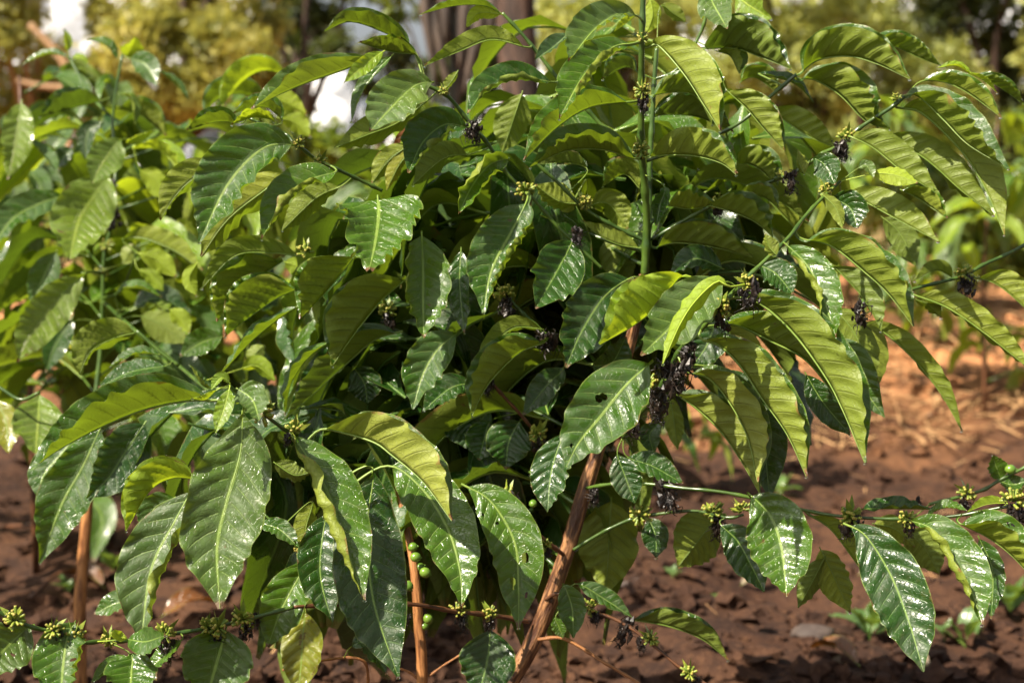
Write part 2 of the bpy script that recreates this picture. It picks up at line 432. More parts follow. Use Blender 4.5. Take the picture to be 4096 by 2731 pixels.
# ---------------------------------------------------------------- background trees
def foliage_mat(name, c1, c2, c3, tr):
    m, nt = newmat(name); g = NT(nt)
    geo = g.n('ShaderNodeNewGeometry'); tc = g.n('ShaderNodeTexCoord')
    r = geo.outputs['Random Per Island']
    n = g.noise(tc.outputs['Object'], 1.7, 3)
    c = g.mix(g.mapr(r, 0.0, 0.8, 0, 1, False), c1, c2)
    c = g.mix(g.mapr(g.math('ADD', n, g.math('MULTIPLY', r, 0.2)), 0.55, 0.72), c, c3)
    p = g.n('ShaderNodeBsdfPrincipled'); g.l(c, p.inputs['Base Color']); p.inputs['Roughness'].default_value = 0.45
    t = g.n('ShaderNodeBsdfTranslucent'); t.inputs[0].default_value = (*tr, 1)
    mx = g.n('ShaderNodeMixShader'); mx.inputs[0].default_value = 0.4; g.l(p.outputs[0], mx.inputs[1]); g.l(t.outputs[0], mx.inputs[2])
    o = g.n('ShaderNodeOutputMaterial'); g.l(mx.outputs[0], o.inputs[0])
    return m
M['f_gold'] = foliage_mat('foliage_golden', (0.29, 0.29, 0.065), (0.52, 0.46, 0.12), (0.13, 0.16, 0.04), (0.60, 0.56, 0.10))
M['f_dark'] = foliage_mat('foliage_dark', (0.055, 0.080, 0.026), (0.13, 0.14, 0.035), (0.035, 0.050, 0.02), (0.14, 0.18, 0.02))
M['f_olive'] = foliage_mat('foliage_olive', (0.27, 0.31, 0.08), (0.47, 0.48, 0.13), (0.14, 0.18, 0.045), (0.58, 0.58, 0.10))
M['f_lime'] = foliage_mat('foliage_lime', (0.09, 0.15, 0.022), (0.19, 0.26, 0.035), (0.045, 0.085, 0.016), (0.40, 0.50, 0.03))
M['tree_bark'] = plain('rough_bark', (0.018, 0.011, 0.008), (0.085, 0.046, 0.030), 0.8, 1.0, (9, 3.5, 1), 1.0, 0.03, coords='UV')
M['tan_bark'] = plain('tan_bark', (0.26, 0.15, 0.075), (0.40, 0.25, 0.13), 0.7, 1.0, (6, 3.0, 1), 0.7, 0.02, coords='UV')
def leaf_cards(centers, radii, n, size, seed, flat=0.75):
    """n small pointed folded leaves spread in clumps through ellipsoids"""
    g = np.random.default_rng(seed)
    centers = np.asarray(centers, float); radii = np.asarray(radii, float)
    w = radii ** 2; pick = g.choice(len(centers), n, p=w / w.sum())
    nsub = 16                                            # sub-clumps for light and dark masses
    sub = unit(g.normal(0, 1, (len(centers), nsub, 3))) * g.uniform(0.35, 0.95, (len(centers), nsub, 1))
    s = g.integers(0, nsub, n)
    p = centers[pick] + radii[pick][:, None] * (sub[pick, s] * np.array([1, 1, flat]) + g.normal(0, 0.17, (n, 3)))
    T = unit(g.normal(0, 1, (n, 3)) + np.array([0, 0, -0.35])); N = unit(g.normal(0, 1, (n, 3)) + np.array([0, 0, 0.9]))
    N = unit(N - T * (T * N).sum(1, keepdims=True)); B = np.cross(T, N)
    L = (size * g.uniform(0.6, 1.4, n))[:, None]; W = L * 0.42
    v = np.stack([p, p + T * L * 0.45 + B * W * 0.5 + N * L * 0.07, p + T * L, p + T * L * 0.45 - B * W * 0.5 + N * L * 0.07], 1).reshape(-1, 3)
    i = np.arange(n)[:, None] * 4
    return v, [np.vstack([i + np.array([[0, 1, 2]]), i + np.array([[0, 2, 3]])])], np.zeros((len(v), 2))
def tree(name, label, cat, depth, clusters, n, size, mat, trunk_px, trunk_r, seed, bark='tree_bark', group=None):
    cs = []; rs = []
    g = random.Random(seed)
    for px, py, r in clusters:
        rs.append(r * depth / FPX); cs.append(at(px, py, depth + g.uniform(-0.5, 0.9)))
    base = at(trunk_px, 900, depth); base.z = gz(base.x, base.y) - 0.05
    root = empty(name, base); tag(root, label, cat, group)
    top = Vector((0, 0, 0))
    for c in cs: top += c / len(cs)
    fork = base.lerp(Vector((top.x, top.y, max(top.z, base.z + 0.6))), 0.55)
    bits = [tube_np([base, base.lerp(fork, .5) + Vector((g.uniform(-.08, .08), 0, 0)), fork], trunk_r, trunk_r * 0.7, sides=9, n=14, bumps=0.06, seed=seed)]
    for k, c in enumerate(cs):
        midp = fork.lerp(c, 0.5) + Vector((g.uniform(-.1, .1), g.uniform(-.1, .1), g.uniform(0, .15)))
        bits.append(tube_np([fork, midp, c], trunk_r * 0.42, trunk_r * 0.12, sides=6, n=8, seed=seed + k))
    V_, F_, U_ = join_np(bits)
    put('trunk', mesh_np('trunk', V_, F_, uv=U_), root, M[bark])
    v, f, u = leaf_cards(cs, rs, n, size, seed)
    tag(put('crown', mesh_np('crown', v, f, smooth=False), root, M[mat]), kind='stuff')
    return root
tree('golden_tree', 'golden-leaved tree behind the paler coffee bush, with pale tan slanting boughs', 'tree', 12.0,
     [(40, 70, 190), (60, 270, 210), (170, 440, 170), (-150, 150, 280), (30, -260, 280), (190, -330, 200), (-60, 520, 200), (330, 420, 120)], 13000, 0.075, 'f_gold', 230, 0.07, 21, 'tan_bark')
tree('golden_tree', 'broad golden-olive tree between the dark green tree and the tree with tan boughs', 'tree', 11.0,
     [(470, 60, 150), (620, 150, 190), (560, 330, 170), (760, 60, 190), (900, 200, 200), (820, 360, 170), (1020, 90, 150), (1010, 300, 130), (700, -220, 270), (950, -260, 270), (420, 250, 100), (680, 430, 130)], 21000, 0.07, 'f_gold', 640, 0.10, 22)
tree('dark_tree', 'dark green tree beside the gap of white sky', 'tree', 14.0,
     [(1170, 80, 150), (1300, 60, 110), (1200, 220, 140), (1330, 190, 90), (1130, 390, 120), (1400, -120, 140), (1250, -250, 220), (1080, -120, 150)], 8000, 0.10, 'f_dark', 1190, 0.10, 23)
tree('flowering_shrub', 'small yellow-green shrub standing under the gap of white sky', 'shrub', 8.0,
     [(1290, 580, 130), (1480, 640, 150), (1120, 560, 120), (1390, 760, 160), (1180, 760, 160), (1580, 60, 55), (1560, -60, 90), (1620, 760, 120)], 3600, 0.07, 'f_lime', 1330, 0.03, 24)
tree('olive_tree', 'olive-yellow tree just right of the rough dark trunk', 'tree', 12.5,
     [(2270, 60, 150), (2260, 240, 150), (2400, 340, 170), (2480, 80, 170), (2300, -200, 260), (2560, 250, 160), (2650, 60, 160), (2560, -220, 250), (2350, 520, 170), (2620, 460, 170)], 15000, 0.075, 'f_olive', 2420, 0.09, 25)
tree('olive_tree', 'wide pale olive tree on the rise behind the arching leaves', 'tree', 13.5,
     [(2950, 60, 170), (2900, 260, 180), (3150, 160, 190), (3350, 60, 190), (3330, 290, 190), (3550, 170, 190), (3550, 380, 190), (3000, -220, 280), (3380, -240, 280), (3100, 420, 190), (3750, 330, 190), (3800, 520, 180), (3550, 570, 180), (3300, 520, 180), (2800, 480, 180)], 27000, 0.075, 'f_olive', 3300, 0.12, 26)
tree('dark_tree', 'dark shady tree at the edge of the olive slope', 'tree', 15.5,
     [(3850, 40, 200), (4050, 130, 220), (4020, 330, 200), (3780, -150, 230), (4100, -200, 280), (4190, 500, 230), (3700, 120, 140), (3990, 560, 150)], 8000, 0.12, 'f_dark', 4000, 0.13, 27)
tree('lime_shrub', 'bright lime-green shrub beyond the straw bank', 'shrub', 8.6,
     [(3800, 760, 150), (3950, 880, 150), (3650, 880, 150), (4100, 780, 170), (3850, 1010, 150), (4080, 1000, 150), (3550, 740, 130), (3700, 640, 120)], 3600, 0.085, 'f_lime', 3850, 0.03, 28)
tree('lime_shrub', 'bright lime-green shrub behind the twin green stems', 'shrub', 7.6,
     [(2250, 760, 150), (2450, 900, 170), (2700, 780, 170), (2850, 920, 170), (2150, 950, 160), (2620, 1060, 150), (2980, 760, 150), (3180, 860, 170), (3380, 760, 150), (2330, 1080, 130)], 5200, 0.08, 'f_lime', 2560, 0.03, 29)
tree('lime_shrub', 'lime-green shrub low behind the paler coffee bush', 'shrub', 6.2,
     [(120, 760, 160), (350, 900, 170), (620, 860, 180), (880, 800, 170), (1050, 950, 180), (760, 1010, 160), (1350, 930, 170), (1600, 860, 170), (1820, 940, 170), (60, 1000, 150)], 5200, 0.075, 'f_lime', 720, 0.03, 30)
tree('olive_tree', 'pale yellow-olive tree closing the view behind the olive slope', 'tree', 19.0,
     [(2500, 120, 220), (2800, 60, 240), (3100, 140, 240), (3400, 60, 240), (3700, 200, 240), (2700, 380, 220), (3050, 420, 230), (3400, 380, 230), (3750, 480, 230), (4050, 420, 230), (2450, 450, 200), (3000, -220, 300), (3500, -220, 300), (3300, 650, 230), (3700, 720, 230), (4050, 700, 230), (2900, 640, 230)], 9500, 0.17, 'f_olive', 3120, 0.12, 33)
tree('dark_shrub', 'dark green shrub low between the bushes and the rough trunk', 'shrub', 9.5,
     [(1650, 480, 110), (1800, 620, 140), (2000, 560, 150), (2120, 480, 110), (1950, 720, 150), (2180, 700, 150), (1500, 520, 90)], 2600, 0.07, 'f_dark', 1900, 0.03, 31)
for k, (px, r) in enumerate([(-300, 150), (100, 120), (420, 100), (760, 120), (1120, 110), (1480, 100), (1850, 130), (4400, 240)]):
    tree('far_shrub', 'far low shrub on the flat land behind the trees', 'shrub', 34.0, [(px, 800, r * .8), (px + 60, 760, r * .6), (px - 70, 790, r * .6)], 700, 0.20, 'f_dark', px, 0.05, 60 + k, group='far shrubs along the horizon')
# tan boughs of the golden tree, seen bare among its leaves
gt = bpy.data.objects['golden_tree']
for P, r in (([(300, 360), (255, 250), (200, 180), (120, 100)], 20), ([(280, 355), (160, 345), (70, 325)], 14), ([(300, 360), (290, 480), (240, 800)], 18)):
    tube('bough', [at(x, y, 11.2) for x, y in P], r * 11.2 / FPX, r * 0.7 * 11.2 / FPX, M['tan_bark'], gt, sides=8, bumps=0.05)

for k, (px, dp, mt, lb) in enumerate([(-560, 11.5, 'f_gold', 'golden tree at the far end of the plantation, past the tree with tan boughs'), (-1250, 10.0, 'f_dark', 'dark green tree at the far end of the plantation, past the golden one'),
                                      (4560, 13.0, 'f_olive', 'olive tree past the dark shady tree on the slope'), (5300, 11.5, 'f_dark', 'dark tree at the far end of the olive slope')]):
    tree('field_tree', lb, 'tree', dp, [(px + dx, y, 230) for dx, y in ((0, 80), (250, 220), (-260, 200), (120, 480), (-180, 520), (0, -250), (300, -150), (-300, -120), (0, 760))], 6000, .11, mt, px, .09, 90 + k)
# added white cloud bank far beyond the trees, to brighten the sky gaps
M['cloud'] = plain('cloud_white', (0.86, 0.87, 0.89), (0.92, 0.92, 0.92), 1.0, 0.02, bump=0.0, spec=0.0)
I3, F3 = ico(3); parts = []
gc = np.random.default_rng(5)
for k in range(46):                                      # billows, each a heap of smaller puffs
    az = gc.uniform(-1.0, 1.0); el = gc.uniform(-0.01, 0.14); dist = gc.uniform(560, 700); r = gc.uniform(22, 46)
    c = np.array([math.sin(az) * dist, math.cos(az) * dist, .85 + math.tan(el) * dist])
    for q in range(22):
        d_ = unit(gc.normal(0, 1, 3)) * np.array([1.7, .6, .62]); rr_ = r * gc.uniform(.20, .48)
        v = I2 * (1 + .04 * gc.normal(0, 1, (len(I2), 1))) * rr_
        parts.append((v + c + d_ * r * gc.uniform(.3, 1.0), [F2], np.zeros((len(v), 2))))
V_, F_, U_ = join_np(parts)
tag(put('added_cloud_bank', mesh_np('added_cloud_bank', V_, F_), None, M['cloud']), 'added white cloud bank that turns the sky gaps bright white', 'cloud', kind='stuff')
tree('lime_shrub', 'sunlit yellow-lime shrub in front of the olive slope', 'shrub', 9.5,
     [(2780, 540, 150), (2980, 600, 150), (3180, 580, 150), (3380, 620, 150), (3580, 640, 140), (3080, 740, 150), (3300, 760, 150), (3500, 800, 140), (2860, 700, 140)], 4600, 0.09, 'f_olive', 3150, 0.03, 34)

tree('dark_shrub', 'leafy dark shrub growing up behind the banana clump', 'shrub', 8.6,
     [(1740, 40, 95), (1850, 180, 105), (1490, 200, 70), (1720, 300, 110), (1890, 390, 110), (1560, -90, 90), (1600, 250, 80), (1950, 60, 90), (1800, -120, 130), (1960, 250, 90), (1470, 330, 60), (1640, 430, 110)], 5200, 0.06, 'f_dark', 1700, 0.03, 35)
# the rough dark trunk and the banana clump beside it
b = at(2085, 1100, 7.0); b.z = gz(b.x, b.y) - 0.05
rt = tag(empty('shade_tree', b), 'shade tree with a thick rough dark brown trunk beside the banana clump', 'tree')
V_, F_, U_ = tube_np([b, at(2090, 700, 7.0), at(2078, 350, 7.0), at(2062, 0, 7.0), at(2075, -500, 7.0), at(2040, -1200, 7.1)], [0.16, 0.105, 0.085, 0.082, 0.08, 0.075], sides=16, n=60, bumps=0.06, seed=4)
put('trunk', mesh_np('trunk', V_, F_, uv=U_), rt, M['tree_bark'])
cs = [at(2040 + dx, -1500 + dy, 7.0 + dd) for dx, dy, dd in ((0, 0, 0), (700, 150, .5), (-700, 100, .4), (200, -500, -.6), (-250, -400, .9), (500, 250, -.9))]
for k, c in enumerate(cs):
    tube('bough', [at(2045, -1150, 7.1), at(2045, -1250, 7.1).lerp(c, .5), c], 0.05, 0.015, M['tree_bark'], rt, sides=7)
v, f, u = leaf_cards(cs, [0.55] * len(cs), 3000, 0.11, 5)
tag(put('crown', mesh_np('crown', v, f, smooth=False), rt, M['f_dark']), kind='stuff')
M['banana'] = plain('banana_sheath', (0.055, 0.058, 0.035), (0.014, 0.013, 0.013), 0.5, 1.0, (10, 1.2, 1), 0.5, 0.01, coords='UV')
M['banana_dry'] = plain('banana_dry_leaf', (0.03, 0.021, 0.017), (0.10, 0.07, 0.05), 0.7, 6.0, (8, 2, 1), 0.5, 0.01)
M['banana_leaf'] = plain('banana_leaf', (0.08, 0.15, 0.03), (0.14, 0.23, 0.04), 0.4, 5.0, (8, 2, 1), 0.4, 0.01)
b = at(1800, 1100, 7.6); b.z = gz(b.x, b.y) - 0.05
bn = tag(empty('banana_plant', b), 'banana clump with pale upright sheathed stems and dry hanging leaves', 'banana plant')
for k, (x0, x1, r, dd) in enumerate(((1745, 1722, 17, 0), (1830, 1806, 18, .1), (1905, 1896, 14, -.1))):
    p0 = at(x0, 1100, 7.6 + dd); p0.z = gz(p0.x, p0.y) - 0.04
    tube('pseudostem', [p0, at((x0 + x1) / 2, 400, 7.6 + dd), at(x1, -350, 7.6 + dd)], r * 7.6 / FPX * 1.25, r * 7.6 / FPX * 0.8, M['banana'], bn, sides=12, n=24, bumps=0.04, seed=k)
    for j in range(3):                                        # dry leaves hang down along the stem
        a = at(x1 + random.uniform(-30, 30), -200 + 60 * j, 7.5 + dd); e = at(x0 + random.uniform(-70, 70), 330 + random.uniform(-120, 160), 7.42 + dd)
        V_, F_, U_ = tube_np([a, a.lerp(e, .4) + Vector((random.uniform(-.08, .08), -.06, .0)), e], [0.012, 0.028, 0.024, 0.005], sides=6, n=12, bumps=0.25, seed=9 * k + j)
        put('dry_leaf', mesh_np('dry_leaf', V_, F_, uv=U_), bn, M['banana_dry'])
    for j in range(2):                                        # fronds above the picture
        a = at(x1, -340, 7.6 + dd); s = 1 if j else -1
        Pm = [a, a + Vector((s * .35, random.uniform(-.3, .3), .65)), a + Vector((s * 1.0, random.uniform(-.6, .6), .75)), a + Vector((s * 1.6, random.uniform(-.6, .6), .25))]
        C_, L_ = spline(Pm, 20); T_ = unit(np.gradient(C_, axis=0)); B_ = unit(np.cross(T_, [0, 0, 1.0])); tt = np.linspace(0, 1, 21)
        w_ = 0.24 * np.sin(np.pi * np.clip(tt * 1.05 - .12, 0, 1)) ** .6 + .012
        V_ = np.stack([C_ - B_ * w_[:, None] - np.array([0, 0, .06]), C_, C_ + B_ * w_[:, None] - np.array([0, 0, .06])], 1).reshape(-1, 3)
        q = np.arange(63).reshape(21, 3); F_ = np.stack([q[:-1, :-1], q[:-1, 1:], q[1:, 1:], q[1:, :-1]], -1).reshape(-1, 4)
        put('frond', mesh_np('frond', V_, F_), bn, M['banana_leaf'])

# ---------------------------------------------------------------- leaf builder
PT = np.array([0, .03, .08, .16, .28, .42, .55, .68, .80, .89, .95, 1.0])
PF = np.array([.05, .22, .45, .70, .92, 1.0, .985, .86, .60, .32, .15, .02])
HT = np.array([0, .02, .06, .14, .26, .42, .55, .68, .80, .89, .95, 1.0])
HF = np.array([.40, .72, .93, 1.03, 1.0, .92, .82, .68, .48, .28, .15, .02])
DROPS = []
def leaf_surface(P, hw, rho, fold, curl, seed, nu=64, m=8, N_hint=None, petiole=0.05, heart=False, amp=1.0, holes=0):
    """one blade along the midrib P. rho turns the upper face away from the viewpoint side,
    fold lifts each half from the midrib, curl rolls its margin; left then right of the way base to tip"""
    g = np.random.default_rng(seed)
    C, L = spline(P, nu)
    T = unit(np.gradient(C, axis=0))
    if N_hint is None:
        c0 = np.array(CAM) - C
        c0 = unit(c0 - T * (T * c0).sum(1, keepdims=True))
        S = np.cross(T, c0)
        tw = np.radians(rho) + np.interp(np.linspace(0, 1, nu + 1), [0, .5, 1], g.normal(0, 0.10, 3))
        N = np.cos(tw)[:, None] * c0 + np.sin(tw)[:, None] * S
    else:
        N = unit(N_hint - T * (T @ N_hint)[:, None])
    B = np.cross(T, N)
    t = np.clip((np.linspace(0, 1, nu + 1) - petiole) / (1 - petiole), 0, 1)
    tw_ = t ** (1 + g.normal(0, 0.06))
    prof = np.interp(tw_, HT, HF) if heart else np.interp(tw_, PT, PF)
    kk = np.ones(5) / 5; ps = np.convolve(np.pad(prof, 2, mode='edge'), kk, 'valid'); prof = np.where(t > 0.1, ps, prof)
    prof[np.linspace(0, 1, nu + 1) < petiole] = 0.02
    w = hw * prof
    nvn = int(np.clip(round(L * 52), 8, 12))
    cols = {0: C}
    uvs = np.zeros((nu + 1, 2 * m + 1, 2)); ve = np.zeros((nu + 1, 2 * m + 1, 2))
    V = np.zeros((nu + 1, 2 * m + 1, 3)); V[:, m] = C
    uvs[:, m] = np.stack([t, np.full(nu + 1, .5)], 1); ve[:, m, 0] = 0.5
    lf = np.interp(t, np.linspace(0, 1, 6), g.normal(0, 1, 6))
    for si, s in ((0, -1.0), (1, 1.0)):
        f0, c0_ = np.radians(fold[si]), np.radians(curl[si])
        rf = g.choice([.4, .5, .7]); po = g.uniform(0, 1) ; wav = g.uniform(0, 6.28)
        pos = C.copy()
        lw = np.interp(t, np.linspace(0, 1, 7), g.normal(0, 0.10, 7))
        cw = 1 + np.interp(t, np.linspace(0, 1, 9), g.normal(0, 0.22, 9))
        for j in range(1, m + 1):
            v = j / m; vm = (j - .5) / m
            th = f0 * (0.6 + 0.4 * np.clip(t * 5, 0, 1)) + c0_ * vm ** 1.7 * np.clip(np.sin(np.pi * np.clip(t, .02, .98)), 0.15, 1) ** .5 * cw + lw * vm
            d = s * B * np.cos(th)[:, None] + N * np.sin(th)[:, None]
            pos = pos + d * (w / m)[:, None]
            nn = N * np.cos(th)[:, None] - s * B * np.sin(th)[:, None]
            ph = nvn * (t - (0.62 * v * w + 0.30 * v * v * w) / L) + 0.5 * si * 0.8 + po * 0.25
            env = min(1.0, v * 2.2) * np.clip(t * 6, 0, 1) * np.clip((1 - t) * 5, 0, 1)
            bul = (np.abs(np.sin(np.pi * ph)) ** 1.15 - 0.55)
            h = amp * hw * 0.115 * bul * env * (1 - 0.85 * v * v)
            h += amp * hw * 0.10 * np.sin(2 * np.pi * (ph * rf + 0.25 * np.sin(ph * 1.3 + wav)) + wav) * env * max(0, (v - .45) / .55) ** 1.6
            h += hw * 0.05 * lf * v
            jj = m + int(s) * j
            V[:, jj] = pos + nn * h[:, None]
            # slightly toothed outline where the side veins end
            if j == m:
                V[:, jj] += d * (hw * 0.005 * (np.abs(np.sin(np.pi * ph)) - .5) * env)[:, None]
            uvs[:, jj] = np.stack([t, np.full(nu + 1, .5 + .5 * s * v)], 1)
            ve[:, jj] = np.stack([ph, np.full(nu + 1, v)], 1)
    nc = 2 * m + 1
    q = np.arange((nu + 1) * nc).reshape(nu + 1, nc)
    F = np.stack([q[:-1, :-1], q[:-1, 1:], q[1:, 1:], q[1:, :-1]], -1)
    keep = np.ones(F.shape[:2], bool); HM = []; V0 = V.copy()
    ct = (t[:-1] + t[1:]) / 2; cv = (np.arange(2 * m) + .5) / m - 1
    for k in range(holes):
        h0, v0 = g.uniform(.2, .85), g.uniform(.25, .85) * g.choice([-1, 1]); r0 = g.uniform(.016, .040)
        keep &= (((ct[:, None] - h0) / r0) ** 2 + ((cv[None, :] - v0) / (r0 * 4.2)) ** 2) > 1
        # round off the rim of the hole: slide its edge points onto the ellipse
        rem = ~((((ct[:, None] - h0) / r0) ** 2 + ((cv[None, :] - v0) / (r0 * 4.2)) ** 2) > 1)
        tv_ = np.linspace(-1, 1, 2 * m + 1)
        for i in range(1, nu):
            for j in range(1, 2 * m):
                q4 = rem[i - 1:i + 1, j - 1:j + 1]
                if q4.any() and not q4.all():
                    a_, b_ = (t[i] - h0) / r0, (tv_[j] - v0) / (r0 * 4.2); rr_ = max(1e-3, math.hypot(a_, b_)); f_ = (1 - 1 / rr_)
                    di, dj = -f_ * (t[i] - h0) / max(1e-6, t[i + 1] - t[i]), -f_ * (tv_[j] - v0) * m
                    di, dj = float(np.clip(di, -.9, .9)), float(np.clip(dj, -.9, .9))
                    HM.append((i, j, di, dj))
    for i, j, di, dj in HM:
        V2_ = V0[i, j] + abs(di) * (V0[i + (1 if di > 0 else -1), j] - V0[i, j]) + abs(dj) * (V0[i, j + (1 if dj > 0 else -1)] - V0[i, j])
        V[i, j] = V2_
    F = F[keep]
    # the upper face of the sheet must be its front: check one quad
    return V, F, uvs, ve, C, N, T, L
def leaf_mesh(P, hw, rho=0, fold=(10, 10), curl=(0, 0), seed=0, kind='m', nu=64, m=8, drops=0, **kw):
    V, F, uvs, ve, C, N, T, L = leaf_surface(P, hw, rho, fold, curl, seed, nu, m, **kw)
    V2 = V.reshape(-1, 3); n0 = len(V2)
    # raised midrib and leaf stalk
    r = np.interp(np.linspace(0, 1, len(C)), [0, .06, .4, 1], [.0016, .0015, .0010, .0003]) * np.clip(L / .2, .5, 1.2)
    ctr = C - N * (r * 0.55)[:, None]
    a = np.linspace(0, 2 * np.pi, 5, endpoint=False); B = np.cross(T, N)
    tv = ctr[::2, None] + r[::2, None, None] * (np.cos(a)[None, :, None] * N[::2, None] + np.sin(a)[None, :, None] * B[::2, None])
    k = tv.shape[0]; q = np.arange(k * 5).reshape(k, 5) + n0
    tf = np.stack([q[:-1], np.roll(q[:-1], -1, 1), np.roll(q[1:], -1, 1), q[1:]], -1).reshape(-1, 4)
    VV = np.vstack([V2, tv.reshape(-1, 3)])
    UV = np.vstack([uvs.reshape(-1, 2), np.zeros((k * 5, 2))]); VE = np.vstack([ve.reshape(-1, 2), np.zeros((k * 5, 2))])
    FF = np.vstack([F, tf]); mi = np.concatenate([np.zeros(len(F)), np.ones(len(tf))])
    me = mesh_np('leaf', VV, FF, uv=UV, uv2=VE, mat_idx=mi)
    me.materials.append(M[kind]); me.materials.append(M['vein_y' if kind == 'y' else 'vein'])
    if drops:
        g = np.random.default_rng(seed + 999)
        mm = V.shape[1] // 2
        for c in range(drops):
            i0 = g.integers(int(nu * .25), nu - 3); j0 = g.integers(0, 2 * mm + 1) if g.random() < .45 else g.choice([0, 1, 2 * mm - 1, 2 * mm])
            for q_ in range(g.integers(1, 5)):
                i = int(np.clip(i0 + g.integers(-4, 5), 2, nu - 1)); j = int(np.clip(j0 + g.integers(-1, 2), 0, 2 * mm))
                p = V[i, j]; nrm = np.cross(V[min(i + 1, nu), j] - V[i - 1, j], V[i, min(j + 1, 2 * mm)] - V[i, max(j - 1, 0)])
                nrm = nrm / max(1e-9, np.linalg.norm(nrm))
                if nrm @ (np.array(CAM) - p) < 0: nrm = -nrm
                DROPS.append((p + nrm * 0.0002, float(g.uniform(.0005, .0013)), nrm))
        if g.random() < .5:
            DROPS.append((V[nu, mm] - np.array([0, 0, .0012]), float(g.uniform(.0015, .0026)), np.array([0, 0, 1.0])))
    return me

# ---------------------------------------------------------------- flower clusters
def capsule(p, d, L, r, r2):
    d = d / np.linalg.norm(d); ref = np.array([0.2, 0.5, 0.84]); n = np.cross(d, ref); n /= np.linalg.norm(n); b_ = np.cross(d, n)
    a = np.linspace(0, 2 * np.pi, 6, endpoint=False)
    rings = [(0, r * .8), (L * .55, r), (L * .9, r2), (L, r2 * .75)]
    v = np.vstack([p + d * z + rr * (np.cos(a)[:, None] * n + np.sin(a)[:, None] * b_) for z, rr in rings] + [p + d * L * .97])
    q = np.arange(24).reshape(4, 6)
    f = np.stack([q[:-1], np.roll(q[:-1], -1, 1), np.roll(q[1:], -1, 1), q[1:]], -1).reshape(-1, 4)
    t = np.array([[q[3, j], q[3, (j + 1) % 6], 24] for j in range(6)])
    return v, f, t
def bud_mesh(seed, n=30, R_=0.010):
    g = np.random.default_rng(seed); V, Q, T_, o = [], [], [], 0
    mi_q, mi_t = [], []
    for k in range(n):
        d = unit(g.normal(0, 1, 3) + np.array([0, 0, .25]))
        p = d * R_ * g.uniform(.25, .6)
        v, f, t = capsule(p, d + g.normal(0, .15, 3), R_ * g.uniform(.45, .8), .0015, .0016)
        V.append(v); Q.append(f + o); T_.append(t + o); o += len(v)
        mi_q += [0] * 12 + [1] * 6; mi_t += [1] * 6
    for k in range(3):                                     # a few sharp green bracts
        d = unit(g.normal(0, .6, 3) + np.array([0, 0, 1.0])); b_ = unit(np.cross(d, g.normal(0, 1, 3)))
        L = R_ * g.uniform(1.2, 2.2); w = R_ * .28
        v = np.array([b_ * w * .4, -b_ * w * .4, d * L * .5 + b_ * w, d * L * .5 - b_ * w, d * L])
        V.append(v); Q.append(np.array([[0, 1, 3, 2]]) + o); T_.append(np.array([[2, 3, 4]]) + o); o += 5; mi_q.append(0); mi_t.append(0)
    me = mesh_np('flower_buds', np.vstack(V), [np.vstack(Q), np.vstack(T_)], mat_idx=np.array(mi_q + mi_t))
    me.materials.append(M['bud']); me.materials.append(M['budtip'])
    return me
def wither_mesh(seed, n=60, R_=0.013):
    g = np.random.default_rng(seed); parts = []
    L_ = R_ * g.uniform(1.2, 2.2)
    for k in range(26):
        c = np.array([g.normal(0, .34) * R_, g.normal(0, .34) * R_, -g.uniform(-.2, 1) * L_ * g.uniform(.4, 1)])
        v = I1 * (1 + .4 * g.normal(0, 1, (len(I1), 1)).clip(-1.2, 1.2)) * R_ * g.uniform(.14, .34) * np.array([g.uniform(.6, 1), g.uniform(.6, 1), g.uniform(.9, 1.9)]) + c
        parts.append((v, [F1], np.zeros((len(v), 2))))
    for k in range(n):
        c = np.array([g.normal(0, .34) * R_, g.normal(0, .34) * R_, -g.uniform(-.2, 1) * L_])
        d = unit(g.normal(0, 1, 3) + np.array([0, 0, -.7])); L = R_ * g.uniform(.25, .7)
        P = [c, c + d * L * .5 + g.normal(0, .12, 3) * R_, c + d * L + g.normal(0, .3, 3) * R_]
        parts.append(tube_np(P, R_ * g.uniform(.03, .08), R_ * .02, sides=4, n=4, seed=k))
    V_, F_, U_ = join_np(parts)
    return mesh_np('withered_flowers', V_, F_, smooth=False)
BUDS = [bud_mesh(100 + k, 26 + 5 * k) for k in range(4)]
WITH = [wither_mesh(200 + k, 50 + 10 * k) for k in range(4)]
AXES = {}                                                # centre lines of the stems and branches of each bush
def on_branch(parent, p, reach):
    """nearest point on the bush's own wood, or None beyond reach"""
    A = AXES.get(parent.name)
    if not A: return None
    C = np.vstack(A); d = np.linalg.norm(C - np.array(p), axis=1); i = int(d.argmin())
    return (Vector(C[i]), float(d[i])) if d[i] < reach else None
def cluster(parent, p, kind, s=1.0):
    g = random; p = Vector(p)
    hit = on_branch(parent, p, .06)
    if hit and hit[1] > .006: p = hit[0] + (p - hit[0]).normalized() * .006      # sits on the node
    for want, name, bank, mt, k in (('bx', 'flower_buds', BUDS, M['bud'], .80), ('wx', 'withered_flowers', WITH, M['wither'], .54)):
        if kind not in want: continue
        o = put(name, g.choice(bank), parent, mt); o.matrix_parent_inverse = Matrix.Identity(4)
        q = Vector((g.uniform(-.5, .5), -.3, -.6)) * .010 * s if (kind == 'x' and name[0] == 'w') else Vector((0, -.003, 0))
        o.matrix_local = Matrix.Translation(p - Vector(parent.location) + q) @ Matrix.Rotation(g.uniform(0, 6.28), 4, 'Z') @ Matrix.Rotation(g.uniform(-.5, .5), 4, 'X') @ Matrix.Scale(k * s * g.uniform(.9, 1.2), 4)

